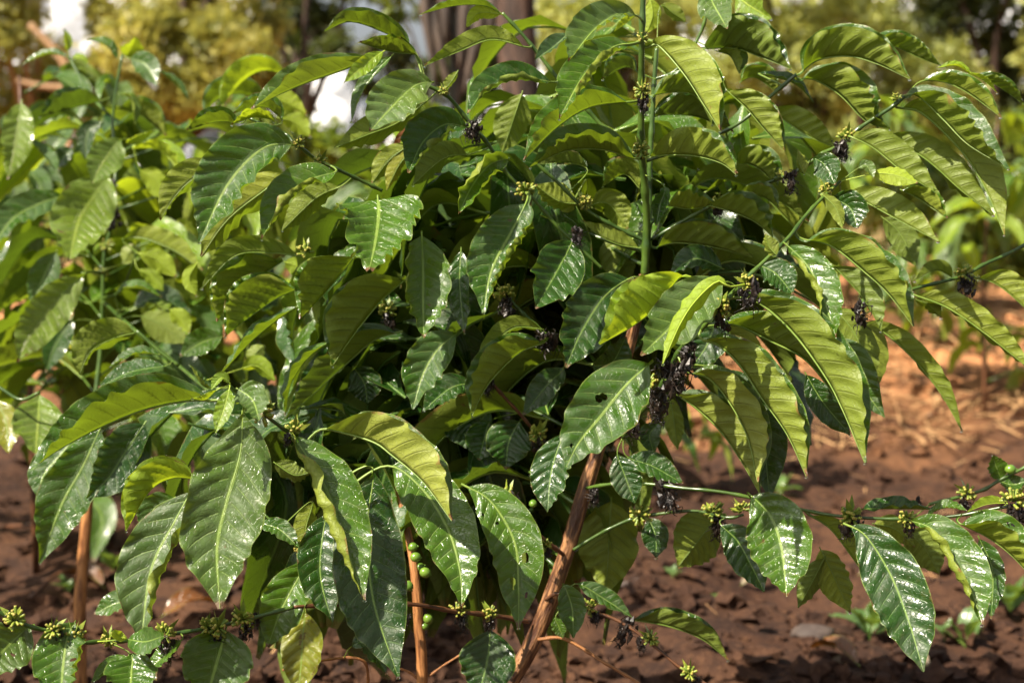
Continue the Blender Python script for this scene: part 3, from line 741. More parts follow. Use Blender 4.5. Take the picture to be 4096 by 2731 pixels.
# ---------------------------------------------------------------- loose leaf patterns for branches deep in the bushes
def proto_leaf(seed, kind, nu=36, m=5, L=0.2):
    g = random.Random(seed)
    P = [(0, 0, 0), (g.uniform(-.01, .01), L * .3, .02 + g.uniform(0, .02)), (g.uniform(-.02, .02), L * .7, g.uniform(-.015, .02)), (g.uniform(-.03, .03), L, g.uniform(-.07, -.03))]
    return leaf_mesh([Vector(p) for p in P], L * g.uniform(.16, .21), 0, (g.uniform(8, 35), g.uniform(8, 35)), (g.uniform(-10, 50), g.uniform(-10, 50)), seed, kind, nu, m, N_hint=np.array([0, 0, 1.0]))
def place_leaf(parent, me, p, d, up, s):
    T = Vector(d).normalized(); N = (Vector(up) - T * T.dot(Vector(up))).normalized(); B = T.cross(N)
    o = put('leaf', me, parent)
    mt = Matrix(((B.x * s, T.x * s, N.x * s, p[0] - parent.location.x), (B.y * s, T.y * s, N.y * s, p[1] - parent.location.y), (B.z * s, T.z * s, N.z * s, p[2] - parent.location.z), (0, 0, 0, 1)))
    o.matrix_parent_inverse = Matrix.Identity(4); o.matrix_local = mt
    return o
def side_branch(parent, p0, d, L, protos, seed, nodes=5, r=0.0028, mat='green', leaf_s=(0.75, 1.15), avoid=None, stop=None):
    """an arching side branch with pairs of drooping leaves at its nodes"""
    g = random.Random(seed); p0 = Vector(p0); d = Vector(d).normalized()
    P = [p0, p0 + d * L * .5 + Vector((0, 0, .02)), p0 + d * L + Vector((0, 0, -.05 * L / .3))]
    if avoid and (avoid(P[-1]) or avoid(P[1])): return 0
    tube('branch', P, r, r * .55, M[mat], parent, sides=7, n=10, seed=seed)
    C, _ = spline(P, nodes * 2)
    n = 0
    for k in range(1, nodes + 1):
        c = Vector(C[k * 2]); t = (Vector(C[k * 2]) - Vector(C[k * 2 - 1])).normalized()
        for s in (-1, 1):
            sd = t.cross(Vector((0, 0, 1))).normalized() * s
            dd = sd * g.uniform(.6, 1) + t * g.uniform(.3, .9) + Vector((0, 0, g.uniform(-.75, -.05)))
            if avoid and avoid(c + dd.normalized() * .12): continue
            if stop is not None and stop[0] <= 0: return n
            place_leaf(parent, g.choice(protos), c, dd, Vector((g.uniform(-.3, .3), g.uniform(-.3, .3), 1)) + t * .3, g.uniform(*leaf_s)); n += 1
            if stop is not None: stop[0] -= 1
    return n

# ---------------------------------------------------------------- the big coffee bush: leaves read one by one
# view square; midrib points; half width; turn; fold L,R; curl L,R; depth base,tip; kind (h = eaten holes, H = heart-shaped)
LEAVES = '''
C;935,110 820,90 650,200 465,425;150;10;70,10;0,10;-.10,-.20;p
C;900,300 760,330 570,520 405,810;145;5;30,5;110,20;-.08,-.18;m
C;905,690 620,730 400,860 165,1090;125;55;65,25;10,0;-.04,-.14;m
C;930,1080 700,1020 450,1030 205,1140;125;78;62,40;0,0;-.04,-.12;m
C;1005,325 1080,310 1250,500 1380,700 1500,890;150;-98;35,75;0,25;-.05,-.14;m
C;1540,610 1680,740 1800,880 1940,1030;110;-90;35,70;0,15;-.05,-.08;m
C;1000,1075 1080,1060 1300,1060 1500,1110 1610,1190;140;-92;55,72;0,15;-.03,-.10;m
C;1600,1100 1700,1120 1790,1170 1890,1270;110;-105;40,60;0,0;.03,.0;m
C;1020,655 1180,630 1340,660 1450,850;110;-92;50,70;0,0;.03,.03;m
C;1030,800 1150,780 1350,800 1590,900;120;-92;50,68;0,0;.06,.06;d
C;1380,330 1600,330 1800,400 1980,470;170;-95;55,72;0,20;.0,-.06;d
C;1420,-80 1450,20 1500,110 1550,200;112;0;12,18;0,10;-.04,-.10;p
C;1590,-30 1700,40 1850,130;95;12;15,15;0,0;.02,-.02;y
C;1020,-20 1040,100 1000,230;60;180;15,15;0,0;.08,.08;y
C;930,100 860,160 780,215;45;120;35,35;0,0;.08,.08;y
C;1090,50 1180,90 1270,150;55;-150;20,20;0,0;.06,.06;m
C;360,560 100,530 -100,620 -220,770;115;20;25,10;125,0;-.02,-.08;d
B;1860,620 1800,800 1720,1040;115;175;15,15;0,0;.10,.10;m
C;600,1160 450,1110 270,1120;65;100;60,50;0,0;.06,.06;d
C;960,1290 850,1190 700,1270;90;100;65,50;0,0;.05,.05;m
C;540,1390 400,1370 240,1260;110;150;25,25;0,0;.05,.05;m
C;620,1400 740,1390 870,1560;110;-150;25,25;0,0;.05,.05;m
C;1120,1270 1090,1400 1065,1540;75;0;42,42;20,20;-.04,-.05;d
C;1130,1400 1300,1425 1480,1390;115;-92;55,72;0,0;.02,.0;m
C;1430,1400 1600,1450 1750,1520 1860,1620;115;-100;45,70;0,10;.0,-.05;m
C;1620,1350 1780,1340 1900,1420;72;-105;45,65;0,0;.0,-.03;m
C;1630,560 1740,530 1900,640;80;-100;45,65;0,0;.08,.08;m
C;1480,350 1570,385 1630,505;78;-60;20,60;0,0;.0,-.02;m
C;470,220 380,310 240,410;72;30;45,25;0,0;.02,.0;d
C;940,490 850,460 700,540;72;100;60,50;0,0;.04,.04;d
B;1100,330 900,215 680,150 510,215;80;95;70,15;0,0;-.02,-.06;m
B;1150,390 1000,360 880,335 745,290;82;100;70,50;0,30;-.02,-.05;m
B;850,380 650,470 400,560 190,650 10,745;115;55;65,5;0,0;-.02,-.08;p
B;920,345 800,430 640,568;55;20;15,20;0,10;-.05,-.08;y
B;980,370 870,480 760,640 690,830;62;40;40,25;0,0;.0,-.02;m
B;1250,560 1120,590 960,740 815,900;172;0;48,-2;0,0;-.06,-.12;p
B;1190,700 1000,840 800,920 575,1010;120;150;40,25;0,0;.01,-.03;m
B;1490,870 1330,850 1180,970 1080,1180;150;0;18,8;120,0;-.04,-.10;d
B;1500,1050 1320,1080 1110,1260;110;150;25,25;0,0;.05,.03;d
B;1770,1080 1640,1120 1520,1260 1420,1460;130;0;25,25;85,85;-.04,-.10;m
B;870,1330 878,1450 855,1640 815,1834;270;0;12,14;25,10;-.06,-.17;mH
A;2020,990 1800,1010 1560,1250 1360,1650;225;0;38,4;50,0;-.05,-.12;m
A;2000,1160 1800,1300 1550,1500 1370,1750;160;152;35,20;0,0;.04,.0;m
A;1500,1130 1330,1210 1200,1330 1090,1500;130;125;50,30;0,0;.05,.03;m
A;1640,840 1480,830 1275,890;75;100;65,50;0,0;.03,.03;m
A;1880,830 1740,800 1580,850;55;70;60,40;0,60;-.02,-.04;y
B;590,1165 400,1230 220,1380 80,1630;135;10;28,5;130,0;-.04,-.10;m
B;620,1270 450,1350 220,1570;95;160;25,25;0,0;.04,.02;m
B;1100,980 950,1090 830,1250;80;150;40,25;0,0;.10,.10;m
B;1120,1010 1020,1120 930,1300;65;150;40,25;0,0;.10,.10;o
B;1085,850 1020,980 955,1240;45;30;40,45;50,50;.12,.12;b
B;1740,105 1600,40 1400,40 1165,98;58;75;50,40;0,0;.02,.0;m
B;1720,100 1560,90 1470,190;50;165;20,20;0,0;.02,.02;y
B;1880,320 1650,270 1430,350 1190,450;95;108;62,55;0,0;.0,-.02;m
B;220,830 120,735 0,740 -110,775;72;60;60,20;0,0;.0,-.02;m
B;1420,480 1370,560 1300,640;40;150;30,30;0,0;.05,.05;m
D;345,500 470,410 680,385 880,440 1095,540;150;-96;55,74;0,20;.0,-.06;m
D;800,270 1000,320 1150,390 1310,450;80;-105;45,60;0,0;.05,.04;m
D;340,535 450,545 620,650 800,830 960,880;150;-98;50,72;0,10;.02,-.02;m
D;60,500 230,540 340,590 440,700;58;-60;25,45;0,0;.05,.05;d
D;1040,655 1150,650 1330,820 1500,990 1770,1150;155;-62;0,78;0,15;-.02,-.10;m
D;1010,730 1180,770 1450,1030 1620,1300 1740,1600;165;-112;35,72;0,10;.0,-.06;m
D;690,930 850,1010 1050,1170 1300,1330;150;-120;30,55;0,10;-.04,-.08;m
D;900,900 1200,1080 1450,1300 1665,1465;150;-122;30,55;0,0;.02,-.02;m
D;130,730 300,860 450,950 620,1020;130;-112;35,60;0,0;.02,.0;m
D;440,1080 520,1130 590,1260;92;0;15,20;0,0;-.05,-.07;d
D;380,1190 340,1110 330,1020;60;150;40,40;40,40;-.03,-.03;m
D;830,1190 980,1190 1150,1245;66;150;20,20;0,0;-.07,-.09;y
D;740,1150 800,1130 850,1215;42;-30;30,30;0,0;-.07,-.08;p
D;1030,1290 1150,1350 1250,1420 1350,1490;82;-82;10,70;0,0;-.05,-.09;m
D;640,1310 800,1380 1000,1490 1290,1645;142;-112;35,62;0,0;-.03,-.08;m
D;560,1340 690,1420 740,1560;112;-10;20,15;0,0;-.06,-.08;d
D;490,1320 590,1420 640,1560;48;175;25,25;0,0;-.08,-.09;m
D;1170,555 1330,560 1500,640 1715,798;76;-85;45,74;0,0;.0,-.04;m
D;1290,460 1420,450 1530,525;36;-60;30,40;0,0;.0,.0;y
D;1500,490 1600,550 1690,632;36;-80;30,50;0,0;.0,.0;y
D;1540,500 1700,590 1875,715;56;-92;40,65;0,0;.02,.02;m
H;360,90 560,140 800,330 960,480 1120,690;162;-66;5,70;0,10;-.12,-.18;mh
H;250,130 400,280 500,480 595,770;135;0;5,28;0,120;-.14,-.20;m
H;190,210 140,150 110,60;62;160;30,30;0,0;-.15,-.15;m
H;60,270 180,330 300,470;112;-20;15,20;0,0;-.05,-.07;d
H;-100,490 60,520 300,730 520,1030 640,1260 790,1620;175;-102;38,74;0,12;-.16,-.24;m
H;-230,680 -80,680 150,790 400,930 620,1220 740,1430;158;-106;28,68;0,5;-.12,-.17;m
H;560,760 700,900 790,1120 925,1310;110;0;12,20;0,0;-.07,-.09;m
G;1370,770 1500,820 1640,960 1780,1170 1960,1430 2088,1713;152;-100;30,74;0,12;-.14,-.20;m
G;1285,1000 1420,1040 1560,1200 1690,1450 1755,1750;130;-100;40,72;0,5;-.11,-.16;p
G;1480,980 1640,1120 1780,1400 1840,1875;155;-8;12,22;0,0;-.07,-.10;d
G;1170,1120 1330,1240 1500,1400 1640,1600 1770,1830;132;-100;40,70;0,5;-.09,-.13;p
H;560,560 680,680 780,860 850,1100;112;178;18,18;0,0;-.03,-.05;m
H;740,660 860,800 850,1150;82;178;18,18;0,0;.02,.02;m
H;560,260 740,450 830,580 900,720;122;-112;30,55;0,0;-.02,-.04;d
H;730,650 920,730 1130,920 1310,1150 1450,1400;102;-116;25,52;0,0;.03,.02;m
H;1120,470 1350,560 1600,730 1950,1010;125;-120;25,48;0,0;.0,-.04;m
H;1540,350 1700,410 1900,580 2000,680;132;-108;30,62;0,0;.02,.0;m
H;1400,360 1280,310 1130,380;72;110;55,45;0,0;.05,.05;m
H;1130,500 1220,540 1310,630;62;-140;25,30;0,0;.01,.01;m
H;900,-60 1030,60 1140,280;92;178;15,15;0,0;.07,.06;d
H;380,1000 500,1200 690,1430;92;0;15,20;0,0;-.05,-.06;d
G;510,80 440,220 340,400 240,570;172;0;16,22;0,15;-.04,-.12;d
G;900,360 720,480 560,720 450,970;185;2;8,20;0,0;.02,-.05;d
G;1265,340 1090,540 900,690 680,815;185;98;74,55;30,0;-.18,-.24;y
G;1540,390 1380,480 1180,680 960,890;180;0;35,-2;30,10;-.18,-.25;p
G;1565,420 1480,385 1330,520 1220,690 1110,945;85;165;30,25;45,45;-.23,-.29;y
G;1045,925 860,1090 680,1310 540,1480 450,1650;220;2;22,4;15,0;-.18,-.24;mh
G;440,1400 370,1600 340,1750 325,1960;130;10;20,10;20,0;-.10,-.13;d
G;290,710 100,700 -50,820 -150,960;85;130;40,30;0,0;.0,-.03;m
G;295,800 150,860 0,990 -110,1130 -190,1300;132;102;62,45;0,0;-.02,-.06;m
G;1500,560 1420,800 1300,980;130;10;15,15;0,0;.0,.0;d
G;1530,300 1330,230 1160,330;92;30;30,15;0,0;.02,.0;d
G;1050,150 1200,120 1450,150 1720,220;122;-96;50,72;0,0;.04,.02;m
G;955,155 800,130 660,60 560,-30;92;118;50,35;0,0;.04,.04;m
G;820,60 800,200 900,370;120;178;15,15;0,0;.09,.09;m
G;1150,1150 1180,1300 1210,1530;62;178;20,20;0,0;.05,.05;m
G;440,960 330,1080 160,1290;92;10;20,15;0,0;.07,.06;d
F;1170,40 1180,300 1180,560 1185,770;180;0;12,14;10,75;-.06,-.13;m
F;1440,150 1430,400 1460,735;88;20;20,15;0,0;.0,-.02;d
F;1890,-170 1780,50 1650,300 1590,595;190;0;20,4;105,0;-.04,-.10;m
F;1430,720 1280,850 1180,1020 1110,1255;150;0;52,4;0,0;-.02,-.06;m
F;1070,360 900,510 720,730 560,960;190;102;74,55;0,0;.02,-.02;m
F;720,200 600,360 460,520 340,640;170;104;74,55;0,0;.03,.0;m
F;1040,720 850,780 640,960 400,1180 240,1320;132;100;62,45;0,0;.06,.04;d
F;560,780 400,900 280,1080 240,1300;92;60;45,10;0,0;.06,.05;m
E;1930,240 1780,350 1600,480 1480,660;150;105;70,50;0,0;.10,.09;m
F;340,430 180,500 -20,640 -170,760;170;104;70,40;0,0;.06,.04;m
F;340,540 180,650 0,800 -200,1020;112;60;50,5;0,0;.05,.02;m
F;350,210 150,190 -100,210 -330,430;112;110;62,45;0,0;.08,.06;m
F;1520,1080 1370,1110 1180,1265;102;20;30,20;0,0;.05,.03;d
F;480,1390 650,1415 850,1480 960,1560 1180,1750 1375,2015;172;-96;38,74;0,12;-.22,-.30;p
J;265,-150 400,40 530,270 640,600 780,1000;205;-8;4,20;0,150;-.24,-.32;m
J;830,100 800,500 840,1000 1010,1525;230;0;10,12;0,0;-.16,-.22;d
J;920,90 1150,220 1340,500 1430,800 1445,1070;192;0;5,26;0,0;-.14,-.22;m
J;1440,210 1640,330 1800,600 1830,900 1830,1190;172;-8;12,18;0,0;-.08,-.14;mhh
J;530,400 480,700 490,900 560,1150;150;0;18,22;0,0;-.10,-.14;d
J;400,720 290,920 200,1100 120,1320;152;0;18,22;0,0;-.10,-.15;m
J;380,1060 360,1250 350,1420 330,1650;132;0;15,12;0,0;-.02,-.04;o
I;1660,-300 1640,0 1540,350 1480,650 1500,1060;262;0;8,8;10,15;-.27,-.34;p
I;1330,220 1200,450 1030,800 960,1310;212;5;28,5;105,10;-.21,-.27;p
I;1350,180 1180,170 1020,260 860,530;125;85;60,40;20,20;-.14,-.18;y
I;1200,300 1050,380 980,560;92;0;20,15;0,0;-.10,-.12;m
E;1470,1190 1300,1190 1000,1250 700,1370 400,1530 210,1670;172;84;72,48;0,0;-.27,-.36;m
E;1565,1110 1530,1250 1470,1415;58;8;12,12;0,0;-.31,-.33;y
E;1570,1080 1510,1040 1440,1120;40;40;30,30;0,0;-.30,-.31;y
E;1480,1120 1400,1190 1310,1180;38;80;50,50;30,30;-.30,-.31;y
E;1610,1110 1720,1190 1770,1340;112;0;15,20;20,40;-.29,-.33;p
E;1480,1110 1380,1090 1290,945;42;60;45,45;40,0;-.29,-.30;m
I;220,1170 100,1270 -20,1400 -80,1560;172;0;12,16;0,15;-.27,-.33;ph
I;520,1140 460,1260 430,1450 410,1700;192;0;14,8;60,0;-.26,-.32;mh
I;860,1270 990,1285 1130,1240;92;-10;12,16;0,20;-.27,-.31;m
I;860,1270 810,1250 770,1205;38;160;20,20;0,0;-.27,-.28;y
I;890,1370 895,1500 880,1700;172;0;20,12;0,0;-.26,-.31;m
I;1240,1270 1120,1380 1000,1490;72;30;25,15;0,0;-.20,-.21;m
I;1545,1180 1500,1350 1440,1560 1400,1720;232;0;10,12;10,10;-.17,-.24;m
I;950,1120 830,1020 640,1095;82;30;25,15;0,0;.10,.10;m
I;880,1370 760,1440 620,1568;52;30;25,15;30,0;-.25,-.27;m
K;800,0 850,150 920,340;102;0;18,14;0,0;.0,-.01;d
K;860,20 1040,90 1250,210;92;-20;15,25;0,0;.0,-.01;d
K;760,300 745,550 735,750 720,960;190;178;10,12;0,0;.10,.10;m
K;1000,440 1060,560 1065,710;92;0;18,18;0,0;.06,.05;d
K;1480,430 1380,560 1210,780;172;160;15,15;0,0;.05,.03;m
K;1500,480 1620,600 1720,780 1800,945;122;0;10,18;0,0;-.04,-.07;d
L;0,280 140,420 220,640 258,980;205;0;12,12;0,10;-.10,-.16;m
L;640,480 790,560 960,820 1090,1150 1190,1490;192;0;6,22;0,0;-.18,-.26;d
L;1060,450 1250,520 1400,720 1520,950 1590,1170;172;-8;4,30;0,125;-.18,-.25;m
L;1430,470 1620,570 1780,690 1950,870;152;-60;4,68;0,10;-.14,-.18;m
L;770,385 1000,380 1250,385;102;-48;5,55;0,0;-.04,-.05;d
L;1210,420 1350,370 1490,395;58;-45;10,45;0,0;-.10,-.12;m
L;1760,340 1620,350 1490,400;52;130;40,40;0,0;-.12,-.12;y
L;410,420 560,520 740,760 900,980;112;-112;30,55;0,0;-.05,-.07;m
L;480,640 560,800 690,1085;112;170;18,18;0,0;.0,.0;m
L;520,700 430,880 335,1055;82;150;25,18;0,0;.0,.0;d
L;840,480 1000,520 1130,640;82;-170;15,18;0,0;.05,.05;m
L;1080,500 1200,650 1300,830;122;-170;15,18;0,0;.05,.05;d
L;1560,560 1660,800 1650,1130;82;0;18,18;0,0;-.06,-.08;d
L;1720,180 1680,80 1660,10;72;20;25,25;0,0;.06,.05;m
L;1700,190 1800,215 1900,190;62;-20;15,25;0,0;.06,.05;m
K;430,890 490,1050 500,1260;92;0;22,18;10,0;-.01,-.03;m
K;520,890 720,1000 900,1120;72;-30;15,35;0,0;.02,.02;m
K;880,1130 1150,1180 1380,1270 1555,1410;92;-102;40,62;0,0;.12,.12;d
J;1640,1190 1620,1400 1560,1650;182;0;15,12;0,0;.0,-.03;d
J;690,1320 800,1300 930,1500;82;-20;25,25;0,0;-.05,-.06;d
K;380,1110 400,1180 430,1260;50;0;20,20;0,0;.02,.02;m
J;1240,640 1330,700 1390,860;95;-20;15,25;0,0;.05,.03;m
J;60,470 200,520 330,640;70;-20;25,25;0,20;-.08,-.10;m
J;420,330 380,520 400,680;80;160;25,25;0,0;-.05,-.05;m
J;160,60 300,150 420,130;80;-150;25,25;0,0;-.06,-.06;d
F;900,500 990,490 1050,620;100;175;15,15;0,0;.22,.22;y
F;700,960 780,1080 800,1220;110;10;15,15;0,0;.14,.14;d
F;1300,1260 1420,1330 1500,1530;130;0;15,15;0,0;.10,.08;d
F;1650,1330 1600,1450 1560,1600;120;0;15,15;0,0;.08,.08;d
G;140,1330 60,1480 40,1660;150;0;15,15;0,0;.06,.05;d
G;-60,1250 -160,1380 -180,1560;120;10;15,15;0,0;.09,.09;d
G;620,960 760,940 860,760;110;20;20,15;0,0;.02,.02;d
G;1060,1330 1020,1430 1050,1560;70;0;20,20;0,0;.05,.05;d
'''
SKY_LEAVES = '''
A;800,400 720,310 600,270;60;60;40,30;0,0;0.94,0.94;m
A;850,400 900,330 925,255;72;20;20,20;0,0;0.94,0.90;y
A;880,400 990,440 1065,580;82;0;15,15;0,0;0.90,0.86;m
A;1080,470 1190,570 1285,680;52;-60;20,40;0,0;0.94,0.94;m
A;470,390 330,370 150,440;46;60;40,30;0,0;1.02,1.02;m
A;465,350 455,280 440,200;36;30;30,30;0,0;1.02,1.02;y
A;490,395 550,400 600,440;36;-60;30,30;0,0;1.02,1.02;y
A;690,690 560,720 420,760 270,800;112;60;60,30;0,0;0.90,0.80;d
A;790,640 720,560 680,690;50;60;40,30;0,0;0.94,0.90;m
A;800,740 960,790 1130,930;92;-100;40,62;0,0;0.94,0.94;m
A;810,640 890,680 920,850;52;-60;30,40;0,0;0.90,0.90;l
A;700,830 600,900 580,1090;62;20;20,20;0,0;0.94,0.94;d
A;835,950 760,1030 690,1130 625,1250;110;0;12,12;0,0;0.74,0.66;l
A;760,1180 650,1330 540,1500 470,1790;182;0;10,12;0,0;0.78,0.62;l
A;440,1330 250,1400 80,1500 -60,1700;112;20;35,10;0,0;0.78,0.66;m
A;860,980 950,920 1050,890;46;40;40,30;20,0;0.74,0.74;y
A;900,1010 1080,1020 1200,1140 1235,1260;122;-55;5,55;0,10;0.78,0.70;y
A;950,1150 1060,1230 1160,1370;82;178;12,12;0,0;0.82,0.82;y
A;150,680 120,900 60,1220;102;0;15,20;0,0;0.94,0.86;l
A;190,940 290,1050 390,1180;72;-40;20,40;0,0;0.94,0.90;m
A;500,1010 440,1060 370,1150;62;20;20,20;0,0;0.98,0.98;d
A;1980,520 1800,480 1650,560 1500,740;92;100;60,40;0,0;0.70,0.66;y
A;1850,690 1620,640 1480,680 1390,790;92;100;60,40;0,0;0.74,0.70;m
B;40,640 200,680 390,780;82;-160;18,18;0,0;0.70,0.70;y
B;180,800 300,830 410,930;72;-160;18,18;0,0;0.70,0.70;y
E;580,330 420,480 230,720 110,940;132;0;12,18;0,0;0.66,0.54;l
E;390,170 300,350 220,560;92;10;15,15;0,0;0.74,0.70;m
E;520,650 400,780 310,1000;82;0;20,15;0,0;0.86,0.82;d
E;940,730 780,770 620,860 540,1020;152;132;45,28;0,0;0.24,0.20;m
E;830,100 980,90 1200,180 1380,310;102;-132;25,35;0,0;0.70,0.66;m
E;940,190 1080,240 1200,350;72;-165;15,20;0,0;0.66,0.66;y
E;830,260 890,180 960,170;60;170;15,20;0,0;0.80,0.80;m
E;940,300 1030,350 1110,450;56;-165;15,20;0,0;0.70,0.70;y
E;790,470 930,430 1100,490;62;-60;20,50;0,0;0.70,0.70;m
E;900,560 1080,500 1300,600;100;-40;20,40;0,0;0.78,0.78;d
E;1150,570 1230,640 1290,730;62;-165;15,20;0,0;0.70,0.70;y
E;950,620 1100,680 1270,800;100;178;12,12;0,0;0.70,0.70;m
E;1520,760 1380,800 1230,890;92;20;20,15;0,0;0.38,0.34;m
E;1130,960 900,1000 670,1110;82;30;30,15;0,0;0.22,0.20;d
E;1100,880 920,880 750,960;60;60;40,20;0,0;0.24,0.22;m
E;270,1140 262,1300 240,1570;162;0;12,14;0,0;0.46,0.34;l
E;-20,1180 40,1350 60,1560;92;10;15,15;0,0;0.54,0.50;o
E;260,260 130,230 0,310;72;40;30,20;0,0;1.10,1.10;l
E;160,330 80,400 0,490;62;40;30,20;0,0;1.10,1.10;m
E;1640,980 1750,960 1870,1060;72;-150;20,20;0,0;0.30,0.30;y
E;1720,960 1740,880 1800,820;62;170;20,20;0,0;0.34,0.34;m
E;1350,250 1290,360 1340,480;50;178;20,20;0,0;0.38,0.38;y
F;230,250 310,280 380,350;60;178;20,20;0,0;0.30,0.30;y
F;830,200 920,200 1010,260;60;178;20,20;0,0;0.24,0.24;y
I;560,-180 440,-20 300,150 260,310;122;30;30,10;0,0;0.18,0.15;m
I;700,-200 560,100 420,350 270,750;172;0;14,16;0,0;0.17,0.12;m
I;1000,-220 850,0 730,180 590,310;162;0;14,16;0,0;0.18,0.14;d
'''
def read_leaves(text, parent, seed0, nu, m, drops):
    n = 0
    for k, ln in enumerate(text.strip().splitlines()):
        reg, pts, hw, rho, fold, curl, dd, kind = ln.split(';')
        P2 = [tuple(map(float, q.split(','))) for q in pts.split()]
        d0, d1 = map(float, dd.split(','))
        # depth runs along the midrib, with a slight arch toward the viewer's side
        s = np.concatenate([[0], np.cumsum([math.dist(P2[i], P2[i + 1]) for i in range(len(P2) - 1)])]); s /= s[-1]
        P = [zp(reg, x, y, d0 + (d1 - d0) * t ** 1.2) for (x, y), t in zip(P2, s)]
        fl = tuple(map(float, fold.split(','))); cu = tuple(map(float, curl.split(',')))
        rh = float(rho); gg = random.Random(seed0 + k); wide = 1.1
        cu = tuple(c * 1.5 if c >= 60 else c for c in cu)
        near = 0 if rh > 0 else 1
        if 80 <= abs(rh) <= 106 and fl[near] >= 60:           # channelled blade: the far half shows above the near one
            rh = math.copysign(90 - gg.uniform(22, 40), rh); ff = [0, 0]; ff[near] = gg.uniform(80, 92); ff[1 - near] = gg.uniform(50, 64); fl = tuple(ff); wide = 1.48
        elif 50 <= abs(rh) < 80 and fl[near] >= 60:            # broader view of the upper face of the far half
            rh = math.copysign(gg.uniform(44, 52), rh); ff = [0, 0]; ff[near] = gg.uniform(80, 88); ff[1 - near] = gg.uniform(34, 46); fl = tuple(ff); wide = 1.4
        big = float(hw) > 100
        pet = .05; hit = on_branch(parent, P[0], .06)
        if hit and hit[1] > .004:                              # the leaf stalk reaches its branch
            L0 = sum((P[i + 1] - P[i]).length for i in range(len(P) - 1)); P.insert(0, hit[0]); pet = (hit[1] + .04 * L0) / (L0 + hit[1])
        me = leaf_mesh(P, wide * float(hw) * zscale((d0 + d1) / 2), rh, fl, cu, seed0 + k, kind[0], nu if big else int(nu * .7), m if big else m - 2,
                       drops=drops if kind[0] in 'mdy' else 0, heart='H' in kind, petiole=pet, holes=3 * kind.count('h'))
        put('leaf', me, parent); n += 1
    return n

base = zp('K', 40, 1620, .05); base.z = gz(base.x, base.y)
base.x -= .16
bush = tag(empty('coffee_bush', base), 'large wet coffee bush with leaning reddish-brown trunk and drooping dark green leaves', 'coffee bush')
# trunk and stems
trunk_pts = [base + Vector((-.02, 0, -.03)), zp('K', -40, 1750, .05), zp('K', 60, 1568, .05), zp('K', 220, 1300, .05), zp('K', 360, 950, .05), zp('K', 460, 660, .05), zp('K', 570, 280, .05), zp('K', 660, 0, .05), zp('G', 790, 1130, .05), zp('G', 900, 760, .05), zp('G', 985, 340, .04)]
V_, F_, U_ = tube_np(trunk_pts, [.0165, .015, .0140, .0125, .0115, .0105, .0100, .0095, .0085, .0075, .0066], sides=18, n=110, bumps=0.055, seed=3)
put('trunk', mesh_np('trunk', V_, F_, uv=U_), bush, M['bark']); AXES.setdefault(bush.name, []).append(spline(trunk_pts, 120)[0])
tube('stem', [zp('G', 985, 340, .04), zp('G', 1000, 0, .03), zp('C', 985, 1250, .01), zp('C', 962, 1000, -.01), zp('C', 965, 650, -.03), zp('C', 965, 330, -.05), zp('C', 978, -60, -.06)], [x * (1.28 if i % 6 == 3 else 1.0) for i, x in enumerate(np.linspace(.0048, .0032, 31))], None, M['green'], bush, sides=10, n=90, bumps=.02)
tube('stem', [zp('G', 985, 360, .05), zp('G', 1012, 0, .05), zp('C', 1020, 1150, .05), zp('C', 1036, 850, .05), zp('C', 1052, 560, .05), zp('C', 1068, 330, .05)], [x * (1.28 if i % 6 == 1 else 1.0) for i, x in enumerate(np.linspace(.0042, .0026, 31))], None, M['green'], bush, sides=10, n=90, bumps=.02)
jb = zp('J', 1180, 1700, .03); jb.z = gz(jb.x, jb.y) - .02
V_, F_, U_ = tube_np([jb, zp('J', 1172, 1568, .03), zp('J', 1150, 1200, .03), zp('J', 1130, 900, .03), zp('J', 1095, 640, .04), zp('J', 1010, 250, .06)], [.011, .0082, .0076, .007, .0058, .0040], sides=12, n=50, bumps=.06, seed=8)
put('trunk', mesh_np('trunk', V_, F_, uv=U_), bush, M['bark2'])
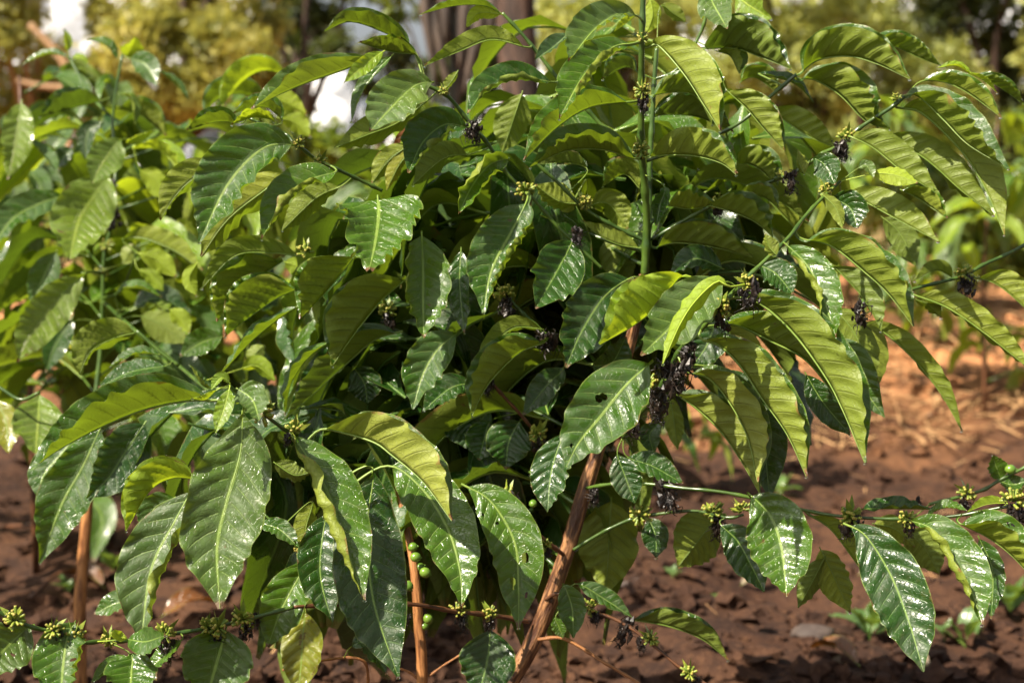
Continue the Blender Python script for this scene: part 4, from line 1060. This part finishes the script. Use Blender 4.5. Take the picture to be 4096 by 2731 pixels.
BR = [  # square, points, radius px, depth from, to, material
    ('B', '1200,580 1350,660 1490,830 1620,980 1760,1190 1934,1360 2110,1560 2400,1830', 20, 15, -.03, .04, 'green'),
    ('B', '1720,90 1860,240 1990,400 2150,600 2300,750 2430,890 2660,1090', 15, 20, .02, .02, 'green'),
    ('C', '240,1110 400,1250 540,1390 700,1500 980,1640', 17, 18, .02, .04, 'green'),
    ('G', '1030,100 1330,-70 1590,-190 1860,-300 2000,-350', 15, 16, .04, -.02, 'green'),
    ('D', '170,1220 290,1190 500,1050 620,990 760,870 960,740 1060,660', 20, 18, -.02, -.02, 'green'),
    ('C', '1000,1100 1240,1010 1600,860 1830,670 2020,510', 15, 16, .0, .0, 'green'),
    ('C', '1060,540 1200,480 1330,300 1400,130 1410,-60', 14, 16, .04, .02, 'green'),
    ('D', '620,1240 480,1370 370,1490 250,1640 -40,1920 -180,2080', 16, 20, -.06, -.18, 'green'),
    ('G', '1700,400 1580,470 1400,680 1230,850 1100,1100 950,1290 840,1440', 18, 30, -.2, .0, 'green'),
    ('H', '1020,470 1140,430 1450,350 1600,270 1780,190 1960,90', 16, 16, .0, .04, 'green'),
    ('K', '590,240 700,220 850,205 1050,215 1250,240 1570,275 2030,380 2320,430 2740,450 3100,430 3430,370 3650,340', 16, 15, .04, -.15, 'green'),
    ('K', '500,660 700,540 900,450 1050,420 1320,395 1550,440 1660,420', 16, 14, .04, -.02, 'green'),
    ('K', '430,690 300,590 190,510 60,330', 20, 15, .04, -.04, 'twig'),
    ('K', '310,1000 400,960 560,1060 800,1140 1000,1270 1250,1480 1450,1600', 17, 14, .04, -.02, 'twig'),
    ('K', '260,1270 420,1260 560,1330 700,1420 900,1540 1050,1640', 17, 13, .04, .0, 'bark2'),
    ('I', '-80,1050 200,1180 430,1230 560,1290 700,1282 850,1280 1130,1240 1440,1190 1700,1130 2000,1050', 18, 19, -.3, -.14, 'green'),
    ('J', '300,1050 650,1030 1100,1030 1400,1080 1650,1105 1900,1150', 17, 20, -.14, .04, 'twig'),
    ('L', '1230,350 1430,300 1600,250 1720,180 1960,60', 17, 16, .06, .06, 'green'),
    ('B', '340,1000 440,1080 540,1130 690,1200 900,1300', 15, 17, -.04, .04, 'green'),
    ('B', '-20,800 120,860 250,920 300,980 340,1000', 14, 14, -.02, -.04, 'green'),
    ('J', '1220,1520 1330,1440 1460,1360', 12, 9, .03, .03, 'bark2'),
    ('J', '1150,1540 1080,1490 1010,1465', 12, 9, .03, .03, 'bark2'),
    ('J', '220,1480 400,1430 640,1395 760,1410 800,1470 805,1600', 11, 13, -.02, .02, 'bark2'),
    ('F', '1660,1090 1760,1200 1870,1320 2010,1500', 16, 14, .02, .05, 'twig'),
    ('F', '1740,480 1850,590 1990,720 2080,800', 17, 16, .02, .02, 'green'),
    ('E', '1560,1090 1650,1170 1800,1290 1960,1410 2060,1500', 15, 17, -.30, -.22, 'green'),
    ('F', '260,1400 370,1560 500,1700 620,1860', 16, 16, -.22, -.14, 'green'),
    ('J', '100,420 250,560 380,690', 12, 11, -.08, -.09, 'green'),
]
for reg, pts, r0, r1, d0, d1, mt in BR:
    P2 = [tuple(map(float, q.split(','))) for q in pts.split()]
    P = [zp(reg, x, y, d0 + (d1 - d0) * i / (len(P2) - 1)) for i, (x, y) in enumerate(P2)]
    nodes = len(P2)
    nd = 4 * nodes + 1
    rr = [x * (.98 if i % 4 == 2 else .74) for i, x in enumerate(np.linspace(r0 * zscale(d0), r1 * zscale(d1), nd))]
    tube('branch', P, rr, None, M[mt], bush, sides=8, n=3 * nd, bumps=.03, seed=int(r0 * 7))
CL = [('C', 965, 270, -.05, 'b', 1.0), ('C', 960, 620, -.035, 'x', 1.1), ('C', 990, 700, -.035, 'w', 1.0), ('C', 960, 1040, -.02, 'b', 1.2), ('C', 890, 1070, -.02, 'w', .7), ('C', 200, 1310, -.01, 'b', 1.2),
      ('C', 620, 1330, .03, 'b', 1.1), ('C', 590, 1380, .03, 'b', .9), ('B', 335, 955, -.05, 'b', .9), ('B', 680, 1180, -.05, 'x', 1.1), ('B', 1358, 600, -.04, 'b', .8), ('B', 1580, 850, -.05, 'w', 1.6), ('B', 1480, 1010, -.05, 'w', 1.0),
      ('D', 985, 640, -.03, 'b', .7), ('D', 665, 920, -.04, 'x', 1.3), ('D', 730, 1050, -.05, 'w', 1.3), ('D', 310, 1200, -.04, 'w', 1.3), ('D', 520, 1305, -.07, 'b', .9), ('D', 225, 1150, -.04, 'b', .6),
      ('C', 1440, 1370, -.02, 'b', .9), ('C', 1490, 1480, -.02, 'w', 1.1), ('G', 320, 760, .0, 'w', 1.7), ('G', 520, 40, -.05, 'w', 1.1), ('G', 20, 450, .0, 'x', 1.2), ('G', 1610, 370, -.22, 'b', 1.0), ('G', 1640, 450, -.22, 'b', .8),
      ('G', 1720, 430, -.21, 'w', 1.7), ('G', 1600, 520, -.2, 'w', .7), ('G', 1410, 600, -.21, 'x', 1.4), ('G', 1280, 740, -.2, 'b', 1.1), ('G', 1345, 770, -.2, 'b', .7), ('G', 1130, 950, -.17, 'w', 1.6), ('G', 1240, 990, -.18, 'w', 2.0), ('G', 1085, 1150, -.14, 'w', 1.8), ('G', 1010, 1080, -.15, 'b', 1.2),
      ('G', 920, 1270, -.1, 'w', 2.2), ('G', 890, 1370, -.1, 'w', 1.3), ('G', 1430, 915, -.1, 'w', 1.5), ('H', 1490, 300, .0, 'x', 1.5), ('H', 1540, 400, .0, 'w', 1.2), ('H', 760, 560, -.05, 'w', 1.6), ('I', 60, 1080, -.29, 'w', .8), ('I', 140, 1120, -.3, 'b', 1.1),
      ('I', 430, 1150, -.29, 'b', 1.3), ('I', 460, 1100, -.28, 'w', .8), ('I', 650, 1215, -.28, 'b', 1.5), ('I', 590, 1250, -.27, 'w', 1.0), ('I', 870, 1180, -.25, 'b', .9), ('I', 1165, 1190, -.23, 'x', 1.3), ('I', 1440, 1110, -.2, 'b', 1.1), ('I', 1510, 1190, -.2, 'x', 1.2), ('I', 1660, 1080, -.18, 'x', 1.4),
      ('F', 170, 1310, -.29, 'b', 1.3), ('F', 345, 1380, -.24, 'b', 1.1), ('F', 260, 1460, -.25, 'w', .8), ('K', 1140, 250, .0, 'w', 1.8), ('K', 650, 300, .03, 'w', 1.3), ('K', 1610, 265, -.02, 'b', 1.2), ('K', 1450, 400, .0, 'x', 1.5), ('K', 950, 420, .01, 'b', 1.5), ('K', 150, 380, .0, 'w', 2.0), ('K', 190, 480, .0, 'w', 1.3),
      ('K', 620, 1030, .02, 'x', 1.3), ('K', 880, 1150, .02, 'w', 1.8), ('K', 1030, 1260, .0, 'b', 1.3), ('K', 950, 1280, .0, 'w', 1.0), ('K', 1290, 1490, -.02, 'x', 1.1), ('K', 320, 710, .0, 'x', .9), ('L', 690, 400, -.12, 'x', 1.5), ('L', 720, 470, -.12, 'w', 1.2), ('L', 1080, 390, -.14, 'x', 1.0), ('L', 1490, 250, .05, 'x', 1.3),
      ('L', 1790, 300, -.14, 'x', 1.6), ('L', 1830, 400, -.14, 'w', 1.3), ('L', 1150, 310, .0, 'w', .8), ('J', 1600, 110, -.05, 'x', 1.6), ('J', 1480, 150, -.05, 'w', 1.4), ('J', 1780, 270, -.05, 'w', 1.6), ('J', 1640, 1090, .0, 'x', 1.2), ('J', 1320, 1040, .0, 'x', 1.1), ('F', 1750, 470, .0, 'x', 1.4), ('F', 1450, 900, .0, 'w', 1.3),
      ('F', 380, 190, .05, 'b', 1.2), ('F', 940, 580, .12, 'x', 1.2), ('J', 350, 650, -.09, 'b', 1.0), ('J', 1060, 1110, .0, 'w', .9), ('J', 20, 1120, -.12, 'w', 1.0), ('E', 1830, 1330, -.3, 'b', .9), ('G', 280, 1420, .03, 'x', 1.4), ('J', 890, 60, -.16, 'b', 1.0)]
n_main = read_leaves(LEAVES, bush, 1000, 66, 8, 2)
for reg, x, y, d, kind, s in CL:
    cluster(bush, zp(reg, x, y, d), kind, s)
# unripe cherries
g_ = np.array(I2) * np.array([1, 1, 1.12]); nub = (np.array(I1) * .22 + np.array([0, 0, 1.14]))
V_ = np.vstack([g_, nub]); CH = mesh_np('coffee_cherry', V_ * 0.0062, [np.vstack([F2, F1 + len(g_)])])
for reg, x, y, d, s in (('J', 1078, 905, .0, 1.0), ('J', 1130, 710, .02, 1.0), ('J', 1195, 815, .02, 1.05), ('J', 1160, 780, .035, .9), ('J', 1215, 1130, .02, 1.0), ('J', 1190, 1180, .03, .8), ('K', 225, 345, .02, .8), ('L', 1782, 112, .05, 1.0), ('J', 1110, 640, .03, .9)):
    o = put('coffee_cherry', CH, bush, M['cherry']); o.matrix_parent_inverse = Matrix.Identity(4)
    o.matrix_local = Matrix.Translation(zp(reg, x, y, d) - bush.location) @ Matrix.Rotation(random.uniform(0, 3), 4, 'X') @ Matrix.Rotation(random.uniform(0, 3), 4, 'Y') @ Matrix.Scale(s, 4)
# side branches on the far side of the trunk and stems
PROTO = [proto_leaf(500 + k, 'mdmd'[k % 4]) for k in range(8)]
def px_of(p):
    q = Vector(p) - CAM; d = q.dot(FWD)
    return 2048 + FPX * q.x / d, 1365.5 - FPX * q.dot(UPV) / d
def outside(p):
    """keep deep leaves inside the dense heart of the bush"""
    x, y = px_of(p)
    return not ((1150 < x < 2560 and 620 < y < 1900) or (2300 < x < 3350 and 520 < y < 1450) or (1500 < x < 2450 and 1850 < y < 2560))
left = [298 - n_main]
stemC, _ = spline([zp('K', 220, 1300, .05), zp('K', 570, 280, .05), zp('G', 900, 760, .05), zp('G', 1000, 0, .04), zp('C', 1000, 900, .02)], 40)
k = 0
while left[0] > 0 and k < 90:
    c = stemC[(k * 7) % 34 + 2]; a = R(20 + (k * 61) % 140)
    side_branch(bush, c, (math.cos(a), max(.25, math.sin(a)), .12), random.uniform(.22, .5), PROTO, 700 + k, nodes=4, stop=left, avoid=outside); k += 1
# the dense shaded inside of the bush behind the counted leaves, as one mass
def mass(name, parent, pts, seed, kinds, size=(.8, 1.25)):
    """one joined mesh of many hanging leaves at the given points"""
    g = random.Random(seed); src = [proto_leaf(seed + 7 * q, 'd', 14, 3) for q in range(4)]; bank = []
    for me in src:
        n = len(me.vertices); co = np.empty(n * 3, np.float32); me.vertices.foreach_get('co', co)
        fi = np.empty(len(me.loops), np.int32); me.loops.foreach_get('vertex_index', fi)
        u1 = np.zeros((n, 2), np.float32); u2 = np.zeros((n, 2), np.float32)
        for lay, dst in (('uv', u1), ('vein', u2)):
            t_ = np.empty(len(me.loops) * 2, np.float32); me.uv_layers[lay].data.foreach_get('uv', t_); dst[fi] = t_.reshape(-1, 2)
        bank.append((co.reshape(-1, 3), fi.reshape(-1, 4), u1, u2))
    Vs, Fs, U1, U2, o = [], [], [], [], 0
    for p in pts:
        co, f, u1, u2 = g.choice(bank)
        T = Vector((g.uniform(-1, 1), g.uniform(-.15, .8), g.uniform(-1.1, -.1))).normalized(); N = Vector((g.uniform(-.4, .4), g.uniform(-.6, .2), 1)); N = (N - T * N.dot(T)).normalized(); B = T.cross(N)
        Rm = np.array([[B.x, T.x, N.x], [B.y, T.y, N.y], [B.z, T.z, N.z]]) * g.uniform(*size)
        Vs.append(co @ Rm.T + np.array(p)); Fs.append(f + o); U1.append(u1); U2.append(u2); o += len(co)
    me = mesh_np(name, np.vstack(Vs), np.vstack(Fs), uv=np.vstack(U1), uv2=np.vstack(U2))
    return tag(put(name, me, parent, M[kinds]), kind='stuff')
gm = random.Random(77); pts = []
while len(pts) < 190:
    x, y = gm.uniform(1480, 3150), gm.uniform(500, 2050); d = gm.uniform(.10, .42)
    if ((x - 2150) / 900) ** 2 + ((y - 1350) / 850) ** 2 > 1 or outside(at(x, y + 150, Z0 + d)) or y > 1900 or (x > 2250 and y > 1450) or (x > 2420 and y > 1000): continue
    pts.append(at(x, y, Z0 + d))
for k in range(40):                                       # shaded leaves low under the front sprays
    pts.append(at(gm.uniform(1250, 2150), gm.uniform(1650, 2250), Z0 + gm.uniform(.06, .30)))
for k in range(16):
    pts.append(at(gm.uniform(640, 1350), gm.uniform(1560, 1850), Z0 + gm.uniform(.05, .25)))
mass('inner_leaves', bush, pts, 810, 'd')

pts = []
while len(pts) < 46:                                       # leaves of the far side of the crown
    x, y = gm.uniform(2050, 3250), gm.uniform(60, 760)
    if ((x - 2600) / 640) ** 2 + ((y - 480) / 430) ** 2 > 1: continue
    pts.append(at(x, y, Z0 + gm.uniform(.12, .38)))
mass('far_side_leaves', bush, pts, 850, 'm')

# ---------------------------------------------------------------- the paler bush beside it
b2 = zp('I', 540, 1250, .80); b2.z = gz(b2.x, b2.y)
bush2 = tag(empty('coffee_bush', b2), 'paler sunlit coffee bush with a thin straight orange-brown stem, left of the large wet one', 'coffee bush')
V_, F_, U_ = tube_np([b2 + Vector((0, 0, -.03)), zp('I', 545, 1100, .80), zp('I', 560, 800, .80), zp('I', 600, 340, .80), zp('I', 612, 60, .82)], [.0115, .0110, .0100, .0088, .0074], sides=12, n=50, bumps=.05, seed=12)
put('trunk', mesh_np('trunk', V_, F_, uv=U_), bush2, M['bark2'])
tube('stem', [zp('I', 612, 60, .82), zp('E', 650, 1200, .84), zp('E', 690, 800, .86), zp('E', 700, 500, .86), zp('E', 712, 200, .86), zp('A', 762, 1530, .86), zp('A', 780, 1300, .86), zp('A', 790, 1080, .88), zp('A', 768, 850, .90), zp('A', 795, 600, .90), zp('A', 835, 370, .90)], [.0056, .0040, .0032, .0028, .0024], None, M['green'], bush2, sides=9, n=50)
for reg, pts, r0, r1, d0, d1 in (('A', '720,760 640,680 570,570 470,390', 12, 9, .90, 1.02), ('E', '1220,960 1100,870 930,720', 14, 12, .24, .24), ('E', '-120,1060 0,1110 140,1190 270,1140', 14, 11, .4, .38), ('E', '700,520 900,700 1220,960 1500,1200', 13, 14, .86, .16),
                                 ('A', '780,1280 600,1230 450,1310', 11, 9, .86, .78), ('A', '790,1080 900,1000 1000,980', 11, 9, .86, .78), ('E', '705,330 620,320 560,330', 10, 8, .86, .68), ('E', '700,500 830,440 930,190', 10, 8, .86, .7)):
    P2 = [tuple(map(float, q.split(','))) for q in pts.split()]
    P = [zp(reg, x, y, d0 + (d1 - d0) * i / (len(P2) - 1)) for i, (x, y) in enumerate(P2)]
    tube('branch', P, r0 * zscale(d0), r1 * zscale(d1), M['green'], bush2, sides=7, n=14)
read_leaves(SKY_LEAVES, bush2, 3000, 44, 6, 1)
for reg, x, y, d, kind, s in (('A', 810, 1210, .84, 'w', 2.0), ('A', 790, 1470, .84, 'w', 2.0), ('E', 770, 150, .84, 'b', 1.4), ('E', 690, 330, .84, 'b', 1.3), ('E', 735, 345, .84, 'b', 1.2), ('A', 770, 1250, .84, 'w', 1.4)):
    cluster(bush2, zp(reg, x, y, d), kind, s)
PROTO2 = [proto_leaf(560 + k, 'mlmdly'[k % 6], 28, 4) for k in range(6)]
stemC, _ = spline([zp('I', 600, 0, .84), zp('E', 690, 800, .90), zp('E', 712, 200, .94), zp('A', 780, 1300, .94), zp('A', 770, 850, .98)], 40)
left2 = [120]
for k in range(16):
    c = stemC[(k * 7) % 36 + 2]; a = R(-10 + (k * 67) % 200)
    side_branch(bush2, c, (math.cos(a), max(.12, math.sin(a)), .15), random.uniform(.2, .42), PROTO2, 900 + k, nodes=4, r=.002, leaf_s=(.8, 1.2), stop=left2)

# ---------------------------------------------------------------- further coffee bushes of the plantation, soft in the distance
def row_bush(px, depth, h, n, label, seed, group=None, kinds='mpy', pos=None):
    g = random.Random(seed)
    p = Vector(pos) if pos else at(px, 1300, depth); p.z = gz(p.x, p.y)
    root = tag(empty('coffee_bush', p), label, 'coffee bush', group)
    tube('trunk', [p, p + Vector((g.uniform(-.05, .05), 0, h * .5)), p + Vector((g.uniform(-.08, .08), 0, h))], .009, .003, M['twig'], root, sides=7, n=10)
    protos = [proto_leaf(seed * 10 + k, kinds[k % len(kinds)], 16, 2, .19) for k in range(3)]
    left = [n]; k = 0
    while left[0] > 0 and k < 40:
        z = h * (.12 + .88 * ((k * .37) % 1)); a = k * 2.4
        side_branch(root, p + Vector((0, 0, z)), (math.cos(a), math.sin(a), .25), (1.15 - z / h * .75) * .42, protos, seed * 50 + k, nodes=4, leaf_s=(.7, 1.1), stop=left); k += 1
row_bush(3950, 5.6, 1.05, 90, 'pale green coffee bush on the bank behind the straw', 71, kinds='myp')
row_bush(3420, 6.4, 1.0, 80, 'coffee bush on the bank behind the arching right-hand leaves', 72, kinds='myp')
row_bush(2350, 4.6, .95, 90, 'coffee bush in the row behind, seen past the twin green stems', 73, kinds='myp')
row_bush(1500, 4.2, 1.1, 110, 'coffee bush in the row behind, between the two front bushes', 74, kinds='myp')
row_bush(120, 3.7, 1.15, 100, 'coffee bush in the row behind the paler bush, at its shaded side', 75, kinds='mdp')
row_bush(820, 4.6, 1.15, 100, 'coffee bush in the row straight behind the paler bush', 76, kinds='myp')
row_bush(0, 0, .95, 100, 'unseen coffee bush added to shade the soil beyond the paler bush', 77, kinds='mmd', pos=(-1.78, 1.30, 0))  # this and the next are added out of view to shade the left soil
row_bush(0, 0, 1.0, 100, 'unseen coffee bush added to shade the soil beside the dark stick', 78, kinds='mmd', pos=(-1.95, 2.15, 0))
row_bush(0, 0, 1.0, 110, 'unseen coffee bush added for shade, nearer than the paler bush', 79, kinds='mmd', pos=(-1.42, .30, 0))  # added out of view, deepens the shade low on the left

# ---------------------------------------------------------------- water on the leaves
parts = []
for p, r, nrm in DROPS:
    a = unit(np.cross(nrm, [0.3, 0.5, 0.8])); b_ = np.cross(nrm, a)
    v = (I1[:, :1] * a + I1[:, 1:2] * b_ + I1[:, 2:3] * nrm * 0.7) * r
    parts.append((v + p, [F1], np.zeros((len(v), 2))))
if parts:
    V_, F_, U_ = join_np(parts)
    tag(put('water_drops', mesh_np('water_drops', V_, F_), bush, M['water']), kind='stuff')

# ---------------------------------------------------------------- small things on the ground
def on_ground(px, py):
    """where the sight line through a photograph pixel meets the ground"""
    d = 2.0
    while d < 30:
        p = at(px, py, d)
        if p.z <= gz(p.x, p.y): return p
        d += 0.02
    return p
M['weed'] = leaf_material('weed_leaf', (0.06, 0.13, 0.03), (0.10, 0.19, 0.04), (0.12, 0.2, 0.05), (0.15, 0.24, 0.06), (0.3, 0.45, 0.05), 0.3)
def weed(px, py, s, n, label, seed, group=None):
    g = random.Random(seed); p = on_ground(px, py)
    root = tag(empty('weed_plant', p), label, 'weed', group)
    for k in range(n):
        a = k * 2.4 + g.uniform(-.3, .3); el = g.uniform(.2, 1.2); L = s * g.uniform(.6, 1.1)
        d = Vector((math.cos(a) * math.cos(el), math.sin(a) * math.cos(el), math.sin(el)))
        b0 = p + Vector((0, 0, s * .1 * (k % 3)))
        me = leaf_mesh([b0, b0 + d * L * .5 + Vector((0, 0, L * .12)), b0 + d * L], L * g.uniform(.2, .3), 0, (12, 12), (0, 0), seed + k, 'weed', 14, 3, N_hint=np.array([0.05, 0.03, 1.0]), petiole=.2)
        put('leaf', me, root)
    tube('stalk', [p + Vector((0, 0, -.01)), p + Vector((0, 0, s * .15)), p + Vector((.003, 0, s * .3))], s * .03, s * .015, M['green'], root, sides=5, n=4)
weed(3480, 2560, .10, 7, 'small green seedling beside the orange-brown dead leaf', 311)
weed(3860, 2600, .09, 5, 'pale seedling with one broad light leaf on the open soil', 312)
weed(4040, 2450, .11, 8, 'pale green weed under the low right-hand branch', 313)
weed(2900, 2430, .05, 4, 'tiny two-leaved sprout among pale wood chips', 314)
weed(2690, 2310, .05, 4, 'tiny sprout at the foot of the hollow behind the trunk', 315)
weed(450, 2310, .09, 6, 'weed with grey-green leaves beside the thin orange stem', 316)
weed(270, 2380, .06, 5, 'little yellow-green sprout left of the thin orange stem', 317)
weed(3780, 2570, .05, 4, 'tiny bright sprout right of the dead leaf', 318)
weed(3120, 1990, .08, 6, 'grassy tuft growing from the dark hollow in the bank', 319)
def fallen(px, py, L, ang, kind, label, seed):
    g = random.Random(seed); p = on_ground(px, py) + Vector((0, 0, .012))
    d = Vector((math.cos(ang), math.sin(ang), 0)); q = p + d * L
    up = Vector((0, 0, L * .18))
    me = leaf_mesh([p, p + d * L * .4 + up, p + d * L * .75 + up * .8, q + Vector((0, 0, .004))], L * .2, 0, (30, 25), (40, 20), seed, kind, 20, 4, N_hint=np.array([0.0, -.3, 1.0]))
    o = put('fallen_leaf', me, None); tag(o, label, 'dead leaf')
fallen(3440, 2690, .12, 2.2, 'b', 'orange-brown dead leaf propped beside the small green seedling', 331)
fallen(640, 2490, .15, .5, 'b', 'large curled brown dead leaf on the soil right of the thin orange stem', 332)
fallen(420, 2370, .14, 2.6, 'b', 'pinkish brown dead leaf lying left of the curled one', 333)
M['pale_leaf'] = plain('pale_dead_leaf', (0.42, 0.33, 0.22), (0.55, 0.45, 0.33), 0.7, 40)
M['b2'] = leaf_material('leaf_bleached', (0.22, 0.15, 0.09), (0.30, 0.22, 0.14), (0.26, 0.18, 0.11), (0.3, 0.22, 0.14), (0.4, 0.25, 0.1), 0.15, vein=(0.3, 0.2, 0.12), wet=-.5)
fallen(3430, 2320, .10, .1, 'b2', 'bleached tan dead leaf under the two dark hanging leaves', 334)
fallen(2960, 2360, .09, .4, 'b2', 'pale curled wood chip of a leaf beside the tiny sprout', 335)
fallen(3720, 2700, .07, 2.0, 'b2', 'bleached dead leaf at the foot of the pale seedling', 336)
fallen(3300, 2700, .06, .2, 'b2', 'bleached dead leaf left of the orange-brown one', 337)
M['stone'] = plain('grey_stone', (0.05, 0.036, 0.03), (0.10, 0.075, 0.062), 0.7, 30)
def stone(px, py, r, label, seed):
    g = np.random.default_rng(seed); p = on_ground(px, py)
    v = I2 * (1 + .12 * g.normal(0, 1, (len(I2), 1)).clip(-1.2, 1.2)) * np.array([1.5, 1.1, .6]) * r
    tag(put('stone', mesh_np('stone', v + np.array(p) + np.array([0, 0, r * .2]), [F2]), None, M['stone']), label, 'stone')
stone(3590, 2500, .030, 'grey-mauve stone half sunk in the soil behind the long dark leaf', 341)
stone(3250, 2540, .028, 'flat mauve-grey stone on the open dark soil', 342)
stone(2480, 2350, .020, 'small pale stone in the lit hollow behind the trunk', 343)
stone(2570, 2330, .016, 'small pinkish stone beside the pale wood chip', 344)
def stick(px, py, px2, py2, r, label, seed):
    a = on_ground(px, py) + Vector((0, 0, r + .01)); b_ = on_ground(px2, py2) + Vector((0, 0, r + .015))
    V_, F_, U_ = tube_np([a, a.lerp(b_, .4) + Vector((0, 0, .02)), b_], r, r * .6, sides=6, n=12, bumps=.08, seed=seed)
    tag(put('fallen_stick', mesh_np('fallen_stick', V_, F_, uv=U_), None, M['twig']), label, 'stick')
stick(20, 2130, 420, 2230, .006, 'long dark stick on the soil left of the thin orange stem', 351)
stick(360, 2160, 480, 1960, .005, 'thin grey-brown stick leaning right of the thin orange stem', 352)
stick(120, 2420, 420, 2260, .005, 'dark crooked twig crossing the shaded soil', 353)
stick(3700, 1690, 4050, 1590, .008, 'pale dry stalk across the foot of the straw bank', 354)
